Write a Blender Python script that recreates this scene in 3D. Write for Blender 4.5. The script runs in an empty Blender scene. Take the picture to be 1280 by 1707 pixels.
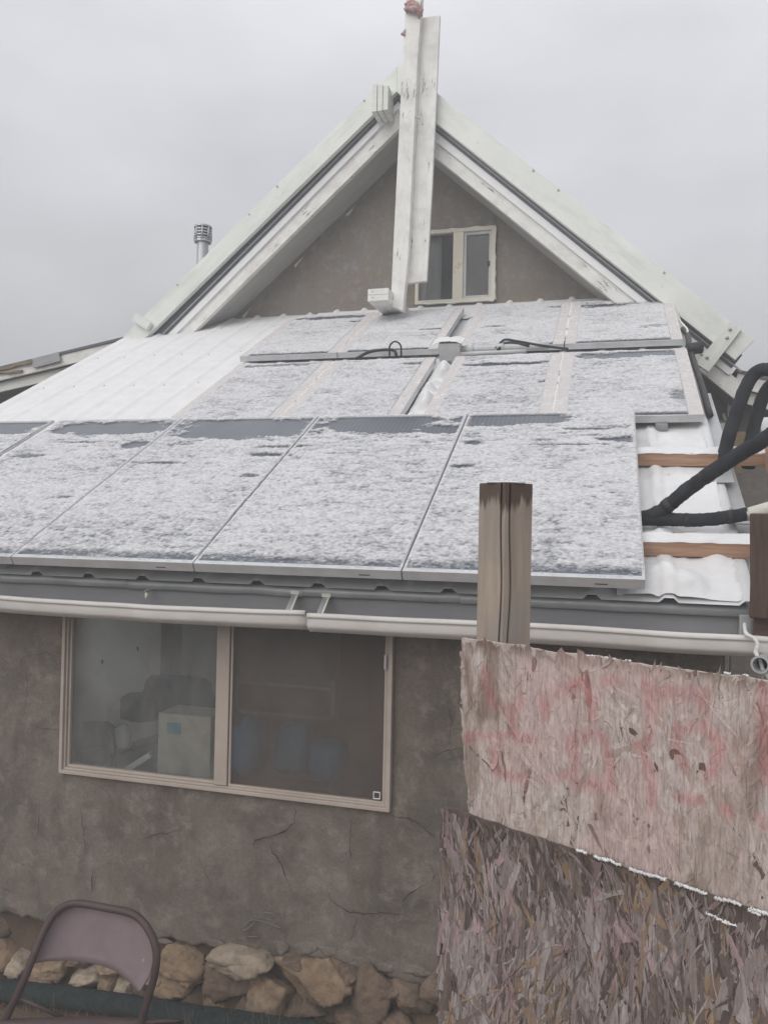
import bpy, math, random
import numpy as np
from mathutils import Vector, Matrix
random.seed(7)
rng = np.random.default_rng(11)
D = bpy.data
HAZE = 0.021
SC = bpy.context.scene
COL = SC.collection

# ------------------------------------------------------------------ camera
FPX = 1336.0
PITCH, ROLL, YAW = (math.radians(a) for a in (0.92, 1.2, -15.45))
fwd = np.array([math.sin(YAW)*math.cos(PITCH), math.cos(YAW)*math.cos(PITCH), math.sin(PITCH)])
r0 = np.array([math.cos(YAW), -math.sin(YAW), 0.0]); u0 = np.cross(r0, fwd)
cr, sr = math.cos(ROLL), math.sin(ROLL)
rgt = cr*r0 + sr*u0; upv = -sr*r0 + cr*u0
RR = np.array([rgt, upv, fwd])
CAM = np.array([0.0, 0.0, 2.4])
cam = D.cameras.new('camera'); camo = D.objects.new('camera', cam); COL.objects.link(camo)
cam.sensor_fit = 'VERTICAL'; cam.sensor_height = 36.0; cam.lens = FPX/1707.0*36.0
cam.clip_start = 0.05; cam.clip_end = 2000
camo.matrix_world = Matrix(((rgt[0], upv[0], -fwd[0], CAM[0]), (rgt[1], upv[1], -fwd[1], CAM[1]),
                            (rgt[2], upv[2], -fwd[2], CAM[2]), (0, 0, 0, 1)))
SC.camera = camo

# ------------------------------------------------------------------ overcast sky and sun
SUN_EL, SUN_AZ = math.radians(30), math.radians(200)      # soft light from behind the camera
W = D.worlds.new('World'); SC.world = W; W.use_nodes = True
nt = W.node_tree; nt.nodes.clear()
def wn(t, **k):
    n = nt.nodes.new(t)
    for a, b in k.items(): setattr(n, a, b)
    return n
sky = wn('ShaderNodeTexSky', sky_type='NISHITA', sun_disc=False)
sky.sun_elevation = SUN_EL; sky.sun_rotation = SUN_AZ; sky.air_density = 1.0; sky.dust_density = 6.0
skm = wn('ShaderNodeVectorMath', operation='SCALE'); skm.inputs[3].default_value = 0.06
nt.links.new(sky.outputs[0], skm.inputs[0])
tc = wn('ShaderNodeTexCoord'); sep = wn('ShaderNodeSeparateXYZ'); nt.links.new(tc.outputs['Generated'], sep.inputs[0])
ramp = wn('ShaderNodeValToRGB'); nt.links.new(sep.outputs['Z'], ramp.inputs[0])
els = ramp.color_ramp.elements
els[0].position = 0.0; els[0].color = (0.40, 0.402, 0.42, 1)
els[1].position = 1.0; els[1].color = (1.0, 1.0, 1.03, 1)
for p, c in ((0.22, (0.59, 0.595, 0.615)), (0.42, (0.70, 0.71, 0.75)), (0.6, (0.77, 0.78, 0.81))):
    e = els.new(p); e.color = (*c, 1)
mp = wn('ShaderNodeMapping'); mp.inputs['Scale'].default_value = (1, 1, 2.2); nt.links.new(tc.outputs['Generated'], mp.inputs[0])
nz = wn('ShaderNodeTexNoise'); nz.inputs['Scale'].default_value = 2.1; nz.inputs['Detail'].default_value = 5; nz.inputs['Roughness'].default_value = 0.5
nt.links.new(mp.outputs[0], nz.inputs['Vector'])
mr = wn('ShaderNodeMapRange'); mr.inputs[1].default_value = 0.3; mr.inputs[2].default_value = 0.7; mr.inputs[3].default_value = 0.82; mr.inputs[4].default_value = 1.12
nt.links.new(nz.outputs[0], mr.inputs[0])
cl = wn('ShaderNodeVectorMath', operation='SCALE'); nt.links.new(ramp.outputs[0], cl.inputs[0]); nt.links.new(mr.outputs[0], cl.inputs[3])
mx = wn('ShaderNodeMix', data_type='RGBA'); mx.inputs[0].default_value = 0.94
nt.links.new(skm.outputs[0], mx.inputs[6]); nt.links.new(cl.outputs[0], mx.inputs[7])
bg = wn('ShaderNodeBackground'); bg.inputs[1].default_value = 1.0; nt.links.new(mx.outputs[2], bg.inputs[0])
wo = wn('ShaderNodeOutputWorld'); nt.links.new(bg.outputs[0], wo.inputs[0])
sun = D.lights.new('sun', 'SUN'); sun.energy = 1.5; sun.angle = math.radians(60); sun.color = (1.0, 0.975, 0.95)
suno = D.objects.new('sun', sun); COL.objects.link(suno)
sdir = Vector((math.sin(SUN_AZ)*math.cos(SUN_EL), math.cos(SUN_AZ)*math.cos(SUN_EL), math.sin(SUN_EL)))
suno.rotation_euler = sdir.to_track_quat('Z', 'Y').to_euler(); suno.location = (0, -10, 12)
SC.cycles.max_bounces = 6; SC.cycles.diffuse_bounces = 3; SC.cycles.glossy_bounces = 2; SC.cycles.transmission_bounces = 2; SC.cycles.transparent_max_bounces = 8; SC.cycles.volume_bounces = 0
SC.view_settings.view_transform = 'Standard'; SC.view_settings.look = 'None'
SC.view_settings.exposure = 0.30; SC.view_settings.gamma = 1.0; SC.view_settings.use_curve_mapping = False

# ------------------------------------------------------------------ measuring: rays of the photograph onto real planes
def ray(x, y): return RR.T @ np.array([(x-640)/FPX, -(y-853.5)/FPX, 1.0])
def atY(x, y, Y): r = ray(x, y); return CAM + r*((Y-CAM[1])/r[1])
def atZ(x, y, Z): r = ray(x, y); return CAM + r*((Z-CAM[2])/r[2])
def onp(x, y, p0, n): r = ray(x, y); return CAM + r*(np.dot(np.asarray(p0)-CAM, n)/np.dot(r, n))
SL = math.radians(28.9); CS, SN = math.cos(SL), math.sin(SL)      # lean-to roof pitch
RN = np.array([0, -SN, CS])
def RP(u, v, w=0.0):                                              # roof coordinates: along, up the slope, off the slope
    return np.array([u, 3.36+v*CS-w*SN, 2.203+v*SN+w*CS])
def RPi(x, y, w=0.0):
    p0 = RP(0, 0, w); d = onp(x, y, p0, RN)-p0
    return d[0], d[1]*CS+d[2]*SN
ROOFM = Matrix(((1, 0, 0, 0), (0, CS, -SN, 3.36), (0, SN, CS, 2.203), (0, 0, 0, 1)))

# ------------------------------------------------------------------ noise
def hsh(i, j, s):
    i = i.astype(np.int64); j = j.astype(np.int64)
    n = (i*374761393 + j*668265263 + s*1442695041) & 0xffffffff
    n = ((n ^ (n >> 13))*1274126177) & 0xffffffff
    return ((n ^ (n >> 16)) & 0xffff)/65535.0
def vn(x, y, s=0):
    i = np.floor(x); j = np.floor(y); fx = x-i; fy = y-j
    fx = fx*fx*fx*(fx*(fx*6-15)+10); fy = fy*fy*fy*(fy*(fy*6-15)+10)
    a = hsh(i, j, s); b = hsh(i+1, j, s); c = hsh(i, j+1, s); d = hsh(i+1, j+1, s)
    return (a+(b-a)*fx)*(1-fy)+(c+(d-c)*fx)*fy
def fbm(x, y, o=4, s=0, g=0.5):
    x = np.asarray(x, float); y = np.asarray(y, float)
    t = 0; a = 1.0; m = 0
    for k in range(o):
        t = t+a*vn(x*2**k+17.3*k, y*2**k-9.1*k, s+k*31); m += a; a *= g
    return t/m                                                     # 0..1
def sst(a, b, x): t = np.clip((x-a)/(b-a), 0, 1); return t*t*(3-2*t)

# ------------------------------------------------------------------ materials
def new_mat(name):
    m = D.materials.new(name); m.use_nodes = True; t = m.node_tree
    return m, t, t.nodes['Principled BSDF']
def node(t, ty, **k):
    n = t.nodes.new(ty)
    for a, b in k.items(): setattr(n, a, b)
    return n
def mapped(t, stretch, coord='Object'):
    c = node(t, 'ShaderNodeTexCoord'); m = node(t, 'ShaderNodeMapping'); m.inputs['Scale'].default_value = stretch
    t.links.new(c.outputs[coord], m.inputs[0]); return m.outputs[0]
def noise(t, vec, scale, detail=5, rough=0.55, dist=0.0):
    n = node(t, 'ShaderNodeTexNoise'); n.inputs['Scale'].default_value = scale; n.inputs['Detail'].default_value = detail
    n.inputs['Roughness'].default_value = rough; n.inputs['Distortion'].default_value = dist
    t.links.new(vec, n.inputs['Vector']); return n.outputs[0]
def rampn(t, fac, stops):
    r = node(t, 'ShaderNodeValToRGB'); e = r.color_ramp.elements
    e[0].position, e[0].color = stops[0][0], (*stops[0][1], 1); e[1].position, e[1].color = stops[-1][0], (*stops[-1][1], 1)
    for p, c in stops[1:-1]: k = e.new(p); k.color = (*c, 1)
    t.links.new(fac, r.inputs[0]); return r.outputs[0]
def mixc(t, fac, a, b, mode='MIX'):
    m = node(t, 'ShaderNodeMix', data_type='RGBA', blend_type=mode)
    for v, i in ((fac, 0), (a, 6), (b, 7)):
        if isinstance(v, (int, float)): m.inputs[i].default_value = v
        elif isinstance(v, tuple): m.inputs[i].default_value = (*v, 1)
        else: t.links.new(v, m.inputs[i])
    return m.outputs[2]
def bump(t, b, h, strength, dist):
    n = node(t, 'ShaderNodeBump'); n.inputs['Strength'].default_value = strength; n.inputs['Distance'].default_value = dist
    t.links.new(h, n.inputs['Height']); t.links.new(n.outputs[0], b.inputs['Normal'])
def surf(name, c1, c2, scale=6, stretch=(1, 1, 1), rough=0.7, metal=0.0, bs=40, bd=0.002, bstr=0.6, patch=None, coord='Object', spec=0.3, dirt=None):
    """two tones by noise, optional worn patches (colour, scale, lo, hi), optional dirt film, fine relief"""
    m, t, b = new_mat(name); v = mapped(t, stretch, coord)
    c = rampn(t, noise(t, v, scale, 6, 0.6), [(0.3, c1), (0.7, c2)])
    if dirt:
        dv = mapped(t, (1, 1, 1), coord)
        c = mixc(t, rampn(t, noise(t, dv, dirt[1], 6, 0.65), [(0.45, (0, 0, 0)), (0.75, (dirt[2],)*3)]), c, dirt[0])
    if patch:
        lowf = noise(t, mapped(t, (1, 1, 1), coord), 2.6, 3, .5); pm = node(t, 'ShaderNodeMath', operation='MULTIPLY_ADD'); t.links.new(lowf, pm.inputs[0]); pm.inputs[1].default_value = .5; pm.inputs[2].default_value = -.25
        pa = node(t, 'ShaderNodeMath', operation='ADD'); t.links.new(pm.outputs[0], pa.inputs[0]); t.links.new(noise(t, v, patch[1], 7, 0.75), pa.inputs[1])
        pf = rampn(t, pa.outputs[0], [(patch[2], (0, 0, 0)), (patch[3], (1, 1, 1))])
        c = mixc(t, pf, c, patch[0])
    t.links.new(c, b.inputs['Base Color'])
    b.inputs['Roughness'].default_value = rough; b.inputs['Metallic'].default_value = metal
    b.inputs['Specular IOR Level'].default_value = spec
    if bs: bump(t, b, noise(t, v, bs, 5, 0.65), bstr, bd)
    return m
MAT = {}
MAT['white_peel'] = surf('peeling_white_paint', (0.76, 0.755, 0.72), (0.86, 0.855, 0.83), 3, (1.2, 8, 8), 0.75, bs=8, bd=0.003,
                         patch=((0.27, 0.255, 0.235), 4.0, 0.635, 0.66), dirt=((0.56, 0.545, 0.51), 6, 0.75))
MAT['white_paint'] = surf('white_trim_paint', (0.82, 0.83, 0.84), (0.88, 0.885, 0.89), 3, (1, 6, 6), 0.6, bs=10, bd=0.001,
                          patch=((0.38, 0.38, 0.40), 2.2, 0.70, 0.72))
m, t, b = new_mat('mint_metal'); v = mapped(t, (1, 1, 1))
vo = node(t, 'ShaderNodeTexVoronoi'); vo.inputs['Scale'].default_value = 42; vo.inputs['Randomness'].default_value = 0.12; t.links.new(v, vo.inputs['Vector'])
dots = rampn(t, vo.outputs['Distance'], [(0.18, (1, 1, 1)), (0.42, (0, 0, 0))])
c = rampn(t, noise(t, v, 2.2, 6, 0.6), [(0.3, (0.69, 0.72, 0.67)), (0.7, (0.79, 0.815, 0.775))])
c = mixc(t, rampn(t, noise(t, v, 9, 6, 0.7), [(0.55, (0, 0, 0)), (0.8, (0.45, 0.45, 0.45))]), c, (0.72, 0.74, 0.72))
c = mixc(t, rampn(t, noise(t, v, 17, 4, 0.7), [(0.66, (0, 0, 0)), (0.72, (0.6,)*3)]), c, (0.33, 0.35, 0.31))
c = mixc(t, rampn(t, noise(t, mapped(t, (.6, 3, 3)), 3, 6, 0.7), [(0.5, (0, 0, 0)), (0.75, (0.6,)*3)]), c, (0.50, 0.53, 0.48))
c = mixc(t, rampn(t, dots, [(0, (0, 0, 0)), (1, (0.22,)*3)]), c, (0.40, 0.45, 0.39))
t.links.new(c, b.inputs['Base Color']); b.inputs['Roughness'].default_value = 0.5; bump(t, b, dots, 0.6, 0.002)
MAT['mint'] = m
MAT['mint_wood'] = surf('weathered_mint_wood', (0.66, 0.675, 0.63), (0.79, 0.80, 0.76), 3, (1.2, 9, 9), 0.75, bs=10, bd=0.002, patch=((0.28, 0.28, 0.25), 3, 0.64, 0.68))
MAT['slate'] = surf('dark_roof_edge', (0.085, 0.09, 0.105), (0.13, 0.135, 0.15), 4, (1, 8, 8), 0.6, bs=20, bd=0.002)
MAT['slate_light'] = surf('grey_flashing', (0.26, 0.265, 0.285), (0.36, 0.36, 0.38), 4, (1, 8, 8), 0.45, metal=0.2, bs=20, bd=0.001)
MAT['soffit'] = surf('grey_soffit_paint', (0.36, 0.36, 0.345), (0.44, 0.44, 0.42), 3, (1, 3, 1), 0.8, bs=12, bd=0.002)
def stucco(name, ca, cb, stain):
    m, t, b = new_mat(name); v = mapped(t, (1, 1, 1))
    c = rampn(t, noise(t, v, 1.1, 8, 0.62), [(0.28, ca), (0.72, cb)])
    c = mixc(t, rampn(t, noise(t, v, 3.5, 6, 0.7, 0.6), [(0.45, (0, 0, 0)), (0.68, (0.75,)*3)]), c, stain)
    c = mixc(t, rampn(t, noise(t, v, 11, 6, 0.7, 0.4), [(0.50, (0, 0, 0)), (0.74, (0.7,)*3)]), c, tuple(x*1.4 for x in cb))
    c = mixc(t, 1.0, c, rampn(t, noise(t, v, 85, 6, .75), [(.3, (.74, .73, .72)), (.7, (1.16, 1.16, 1.16))]), 'MULTIPLY')  # relief shading that soft light flattens is put into the colour as grain
    c = mixc(t, rampn(t, noise(t, mapped(t, (1, 1, .16)), 5, 5, .65, .5), [(.5, (0, 0, 0)), (.74, (.55,)*3)]), c, tuple(x*.8 for x in stain))
    # hairline crazing
    dv = node(t, 'ShaderNodeVectorMath', operation='ADD'); nn = node(t, 'ShaderNodeTexNoise'); nn.inputs['Scale'].default_value = 4; nn.inputs['Detail'].default_value = 6
    t.links.new(v, nn.inputs['Vector']); sc = node(t, 'ShaderNodeVectorMath', operation='SCALE'); sc.inputs[3].default_value = 0.35
    t.links.new(nn.outputs[1], sc.inputs[0]); t.links.new(v, dv.inputs[0]); t.links.new(sc.outputs[0], dv.inputs[1])
    vo = node(t, 'ShaderNodeTexVoronoi', feature='DISTANCE_TO_EDGE'); vo.inputs['Scale'].default_value = 1.9; t.links.new(dv.outputs[0], vo.inputs['Vector'])
    cr = rampn(t, vo.outputs['Distance'], [(0.0, (1, 1, 1)), (0.008, (0, 0, 0))])
    msk = rampn(t, noise(t, v, 2.3, 3, 0.5), [(0.55, (0, 0, 0)), (0.66, (0.35,)*3)])
    cm = mixc(t, 1.0, cr, msk, 'MULTIPLY')
    c = mixc(t, cm, c, (0.06, 0.052, 0.045))
    t.links.new(c, b.inputs['Base Color']); b.inputs['Roughness'].default_value = 0.92; b.inputs['Specular IOR Level'].default_value = 0.15
    h = mixc(t, 0.5, noise(t, v, 130, 6, 0.7), noise(t, v, 16, 6, 0.65)); bump(t, b, h, 0.7, 0.008)
    return m
MAT['stucco'] = stucco('cracked_grey_brown_stucco', (0.152, 0.126, 0.105), (0.24, 0.205, 0.176), (0.10, 0.09, 0.073))
MAT['stucco_up'] = stucco('smooth_gable_stucco', (0.185, 0.175, 0.165), (0.265, 0.245, 0.225), (0.25, 0.195, 0.15))
MAT['crack'] = surf('crack_shadow', (0.02, 0.016, 0.013), (0.04, 0.033, 0.028), 20, bs=0)
MAT['concrete'] = surf('crumbled_mortar', (0.22, 0.20, 0.18), (0.36, 0.34, 0.32), 14, bs=60, bd=0.01, rough=0.95)
MAT['mortar'] = surf('crumbled_grey_mortar', (0.15, 0.135, 0.12), (0.24, 0.22, 0.20), 14, bs=60, bd=0.01, rough=0.95)
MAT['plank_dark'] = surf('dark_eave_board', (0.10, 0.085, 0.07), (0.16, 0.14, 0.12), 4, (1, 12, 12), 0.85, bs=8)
MAT['galv'] = surf('galvanised_metal', (0.42, 0.43, 0.44), (0.55, 0.56, 0.57), 5, rough=0.45, metal=0.55, bs=30, bd=0.0006)
MAT['sheet'] = surf('white_ribbed_sheet', (0.60, 0.61, 0.62), (0.70, 0.71, 0.72), 3, rough=0.5, bs=0)
MAT['fascia'] = surf('grey_fascia_metal', (0.21, 0.215, 0.225), (0.26, 0.265, 0.275), 2.2, (1, 3, 3), 0.6, bs=14, bd=0.001, spec=0.3)
MAT['drip'] = surf('blue_grey_drip_flashing', (0.26, 0.28, 0.295), (0.42, 0.43, 0.43), 2.0, (2.5, 2, 2), 0.45, metal=0.3, bs=6, bd=0.004)
MAT['gutter'] = surf('white_gutter_paint', (0.66, 0.635, 0.61), (0.76, 0.735, 0.71), 2.5, (1, 3, 3), 0.5, bs=8, bd=0.001, patch=((0.32, 0.28, 0.24), 6, 0.70, 0.76), dirt=((0.45, 0.40, 0.36), 4, 0.35))
MAT['alu'] = surf('panel_frame_aluminium', (0.55, 0.56, 0.57), (0.66, 0.67, 0.68), 4, (1, 4, 4), 0.5, metal=0.25, bs=16, bd=0.0005, dirt=((0.38, 0.36, 0.33), 6, 0.5))
MAT['beige'] = surf('snow_dusted_beige_frame', (0.72, 0.665, 0.625), (0.79, 0.745, 0.715), 3, (1, 2.5, 1), 0.8, bs=30, bd=0.002, dirt=((0.62, 0.53, 0.46), 6, 0.4))
m, t, b = new_mat('dusty_solar_glass'); v = mapped(t, (1, 1, 1))
wv = node(t, 'ShaderNodeTexWave', wave_type='BANDS', bands_direction='X'); wv.inputs['Scale'].default_value = 11.0; t.links.new(v, wv.inputs['Vector'])
c = rampn(t, noise(t, v, 3, 6, 0.6), [(0.3, (0.075, 0.088, 0.115)), (0.7, (0.115, 0.128, 0.155))])
c = mixc(t, rampn(t, wv.outputs[0], [(0.90, (0, 0, 0)), (0.99, (0.4,)*3)]), c, (0.22, 0.24, 0.27))
t.links.new(c, b.inputs['Base Color']); b.inputs['Roughness'].default_value = 0.22; b.inputs['Specular IOR Level'].default_value = 0.5
MAT['pv'] = m
# snow: thin crystals let the glass show through, thick snow is opaque
m, t, b = new_mat('wind_blown_snow'); v = mapped(t, (1, 1, 1))
c = rampn(t, noise(t, v, 55, 5, 0.7), [(0.3, (0.65, 0.652, 0.675)), (0.7, (0.78, 0.78, 0.795))])
t.links.new(c, b.inputs['Base Color']); b.inputs['Roughness'].default_value = 0.85; b.inputs['Specular IOR Level'].default_value = 0.2
bump(t, b, noise(t, v, 160, 4, 0.7), 0.7, 0.006)
at = node(t, 'ShaderNodeAttribute', attribute_name='thick'); tr = node(t, 'ShaderNodeBsdfTransparent'); ms = node(t, 'ShaderNodeMixShader')
nf = noise(t, mapped(t, (0.45, 1, 1)), 95, 4, 0.8)
ad = node(t, 'ShaderNodeMath', operation='MULTIPLY_ADD'); t.links.new(nf, ad.inputs[0]); ad.inputs[1].default_value = 1.7; ad.inputs[2].default_value = -0.82
a2 = node(t, 'ShaderNodeMath', operation='ADD', use_clamp=True); t.links.new(at.outputs['Fac'], a2.inputs[0]); t.links.new(ad.outputs[0], a2.inputs[1])
t.links.new(a2.outputs[0], ms.inputs[0]); t.links.new(tr.outputs[0], ms.inputs[1]); t.links.new(b.outputs[0], ms.inputs[2])
t.links.new(ms.outputs[0], t.nodes['Material Output'].inputs[0])
MAT['snow'] = m
MAT['snow_solid'] = surf('settled_snow', (0.70, 0.70, 0.71), (0.78, 0.778, 0.78), 8, rough=0.8, bs=60, bd=0.004, spec=0.2)
MAT['cedar'] = surf('orange_stained_timber', (0.34, 0.185, 0.115), (0.54, 0.35, 0.245), 3, (1.5, 22, 22), 0.7, bs=10, bd=0.002)
MAT['brown_wood'] = surf('dark_brown_timber', (0.06, 0.036, 0.026), (0.115, 0.075, 0.055), 3, (1.5, 18, 18), 0.75, bs=10, bd=0.002)
MAT['foam'] = surf('black_pipe_foam', (0.016, 0.018, 0.022), (0.04, 0.043, 0.05), 14, rough=0.85, bs=70, bd=0.006, spec=0.25)
MAT['pvc'] = surf('cream_plastic_pipe', (0.66, 0.66, 0.58), (0.74, 0.74, 0.67), 5, rough=0.5, bs=0)
MAT['blackp'] = surf('black_plastic', (0.02, 0.021, 0.023), (0.04, 0.04, 0.045), 9, rough=0.5, bs=0)
MAT['greyp'] = surf('grey_box_plastic', (0.48, 0.49, 0.49), (0.58, 0.59, 0.59), 9, rough=0.6, bs=0)
MAT['vinyl'] = surf('aged_almond_vinyl', (0.40, 0.34, 0.29), (0.50, 0.43, 0.375), 3, rough=0.55, bs=8, bd=0.0006, dirt=((0.33, 0.28, 0.24), 5, 0.5))
MAT['vinyl_up'] = surf('cream_window_vinyl', (0.62, 0.57, 0.46), (0.72, 0.68, 0.58), 3, rough=0.55, bs=0, patch=((0.50, 0.40, 0.27), 7, 0.60, 0.68))
MAT['putty'] = surf('white_sealant', (0.66, 0.66, 0.62), (0.75, 0.75, 0.72), 20, rough=0.8, bs=40)
def glass(name, dust, dustcol):
    m, t, b = new_mat(name); v = mapped(t, (1, 1, 1))
    t.nodes.remove(b)
    tr = node(t, 'ShaderNodeBsdfTransparent'); tr.inputs[0].default_value = (0.93, 0.95, 0.94, 1)
    gl = node(t, 'ShaderNodeBsdfGlossy'); gl.inputs['Roughness'].default_value = 0.04
    fr = node(t, 'ShaderNodeFresnel'); fr.inputs[0].default_value = 1.5
    m1 = node(t, 'ShaderNodeMixShader'); t.links.new(fr.outputs[0], m1.inputs[0]); t.links.new(tr.outputs[0], m1.inputs[1]); t.links.new(gl.outputs[0], m1.inputs[2])
    df = node(t, 'ShaderNodeBsdfDiffuse'); df.inputs[0].default_value = (*dustcol, 1)
    m2 = node(t, 'ShaderNodeMixShader')
    f = rampn(t, noise(t, mapped(t, (1, 1, .6)), 4.5, 7, 0.65, .6), [(0.3, (dust*0.5,)*3), (0.72, (dust*1.75,)*3)])
    t.links.new(f, m2.inputs[0]); t.links.new(m1.outputs[0], m2.inputs[1]); t.links.new(df.outputs[0], m2.inputs[2])
    t.links.new(m2.outputs[0], t.nodes['Material Output'].inputs[0]); return m
MAT['glass'] = glass('dusty_window_glass', 0.22, (0.40, 0.40, 0.385))
MAT['glass_up'] = glass('upper_window_glass', 0.10, (0.40, 0.43, 0.46))
m, t, b = new_mat('insect_screen'); tr = node(t, 'ShaderNodeBsdfTransparent'); ms = node(t, 'ShaderNodeMixShader')
b.inputs['Base Color'].default_value = (0.125, 0.092, 0.072, 1); b.inputs['Roughness'].default_value = 0.8; ms.inputs[0].default_value = 0.42
t.links.new(tr.outputs[0], ms.inputs[1]); t.links.new(b.outputs[0], ms.inputs[2]); t.links.new(ms.outputs[0], t.nodes['Material Output'].inputs[0])
MAT['screen'] = m
MAT['stone'] = surf('tan_fieldstone', (0.235, 0.16, 0.10), (0.37, 0.27, 0.185), 5, rough=0.92, bs=26, bd=0.03, dirt=((0.12, 0.09, 0.066), 16, 0.95))
MAT['stone2'] = surf('brown_fieldstone', (0.145, 0.10, 0.07), (0.225, 0.165, 0.12), 5, rough=0.92, bs=26, bd=0.03, dirt=((0.09, 0.07, 0.055), 16, 0.95))
MAT['stone3'] = surf('pale_fieldstone', (0.34, 0.265, 0.20), (0.46, 0.38, 0.295), 6, rough=0.92, bs=26, bd=0.03, dirt=((0.17, 0.135, 0.105), 16, 0.9))
MAT['dirt'] = surf('dry_brown_earth', (0.075, 0.053, 0.037), (0.15, 0.108, 0.075), 3, rough=0.97, bs=30, bd=0.02, spec=0.1)
MAT['straw'] = surf('dry_straw', (0.17, 0.12, 0.07), (0.29, 0.22, 0.14), 9, rough=0.9, bs=0)
MAT['turf'] = surf('fuzzy_blue_green_pile', (0.032, 0.043, 0.043), (0.065, 0.08, 0.077), 30, rough=0.95, bs=140, bd=0.02, bstr=1.0, spec=0.1)
MAT['chair_tube'] = surf('brown_chair_enamel', (0.055, 0.034, 0.034), (0.09, 0.057, 0.055), 8, rough=0.5, bs=40, bd=0.0006, patch=((0.42, 0.40, 0.39), 30, 0.76, 0.78))
MAT['chair_pad'] = surf('dusty_mauve_enamel', (0.185, 0.138, 0.148), (0.25, 0.192, 0.203), 6, rough=0.6, bs=60, bd=0.0006, patch=((0.34, 0.295, 0.30), 22, 0.66, 0.72))
MAT['room'] = surf('pale_room_plaster', (0.36, 0.37, 0.35), (0.45, 0.46, 0.44), 2, rough=0.9, bs=0)
MAT['room_floor'] = surf('room_floor_boards', (0.20, 0.15, 0.11), (0.28, 0.22, 0.17), 3, rough=0.8, bs=0)
MAT['post_wood'] = None

# ------------------------------------------------------------------ mesh helpers
def mesh_obj(name, V, Fc, mat=None, parent=None, smooth=False, mw=None):
    me = D.meshes.new(name); me.from_pydata([tuple(map(float, p)) for p in V], [], [tuple(map(int, f)) for f in Fc]); me.update()
    if mat is not None: me.materials.append(MAT[mat] if isinstance(mat, str) else mat)
    if smooth: me.polygons.foreach_set('use_smooth', [True]*len(me.polygons))
    o = D.objects.new(name, me); COL.objects.link(o)
    if mw is not None: o.matrix_world = mw
    if parent is not None:
        o.parent = parent
        o.matrix_parent_inverse = Matrix.Identity(4)
        if mw is not None: o.matrix_local = mw0(parent).inverted() @ mw
        else: o.matrix_local = mw0(parent).inverted()
    return o
def mw0(o):
    m = o.matrix_basis.copy()
    while o.parent: o = o.parent; m = o.matrix_basis @ m
    return m
def empty(name, loc, label=None, cat=None, group=None):
    o = D.objects.new(name, None); COL.objects.link(o); o.empty_display_size = 0.1; o.matrix_basis = Matrix.Translation(Vector(loc))
    if label: tag(o, label, cat, group)
    return o
def tag(o, label, cat=None, group=None, kind=None):
    o['label'] = label
    if cat: o['category'] = cat
    if group: o['group'] = group
    if kind: o['kind'] = kind
    return o
BOXF = [(0, 1, 3, 2), (4, 6, 7, 5), (0, 4, 5, 1), (2, 3, 7, 6), (0, 2, 6, 4), (1, 5, 7, 3)]
def bev(o, w, seg=2):
    if w:
        b = o.modifiers.new('bevel', 'BEVEL'); b.width = w; b.segments = seg; b.limit_method = 'ANGLE'
    return o
def box(name, x0, x1, y0, y1, z0, z1, mat, parent=None, bv=0.003, mw=None):
    c = np.array([(x0+x1)/2, (y0+y1)/2, (z0+z1)/2])
    V = [np.array([x, y, z])-c for x in (x0, x1) for y in (y0, y1) for z in (z0, z1)]
    M = (mw if mw is not None else Matrix.Identity(4)) @ Matrix.Translation(Vector(c))
    return bev(mesh_obj(name, V, BOXF, mat, parent, mw=M), bv)
def bar(name, p0, p1, w, h, mat, parent=None, up=(0, 0, 1), bv=0.003, warp=0.0, seg=1):
    """a bar from p0 to p1, w across, h along 'up'; its own axes run with the grain"""
    p0 = Vector(p0); p1 = Vector(p1); x = (p1-p0); L = x.length; x.normalize()
    z = Vector(up); z = (z-x*z.dot(x)).normalized(); y = z.cross(x)
    M = Matrix(((x.x, y.x, z.x, 0), (x.y, y.y, z.y, 0), (x.z, y.z, z.z, 0), (0, 0, 0, 1)))
    M.translation = (p0+p1)/2
    V = []; Fc = []
    for i in range(seg+1):
        s = -L/2+L*i/seg
        dy, dz = (rng.normal(0, warp), rng.normal(0, warp)) if warp else (0, 0)
        for a, c in ((-1, -1), (1, -1), (1, 1), (-1, 1)): V.append((s, a*w/2+dy, c*h/2+dz))
    for i in range(seg):
        for k in range(4): Fc.append((4*i+k, 4*i+(k+1) % 4, 4*i+4+(k+1) % 4, 4*i+4+k))
    Fc += [(3, 2, 1, 0), tuple(4*seg+k for k in range(4))]
    return bev(mesh_obj(name, V, Fc, mat, parent, mw=M), bv)
def miter(o, p0, p1):
    """cut the first end of a bar off vertically"""
    d = np.array(p1, float)-np.array(p0, float); d /= np.linalg.norm(d); nv = np.array([-d[2], 0, d[0]]); nv *= np.sign(nv[2])
    for v in o.data.vertices[:4]: v.co.x += -v.co.z*nv[0]/d[0]
    return o
def prism(name, poly, y0, y1, mat, parent=None, bv=0.0):
    """polygon in X,Z given a thickness in Y"""
    n = len(poly); V = [(x, y0, z) for x, z in poly]+[(x, y1, z) for x, z in poly]
    Fc = [tuple(range(n)), tuple(range(2*n-1, n-1, -1))]+[(i, i+n, (i+1) % n+n, (i+1) % n) for i in range(n)]
    o = mesh_obj(name, V, Fc, mat, parent); return bev(o, bv) if bv else o
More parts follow.
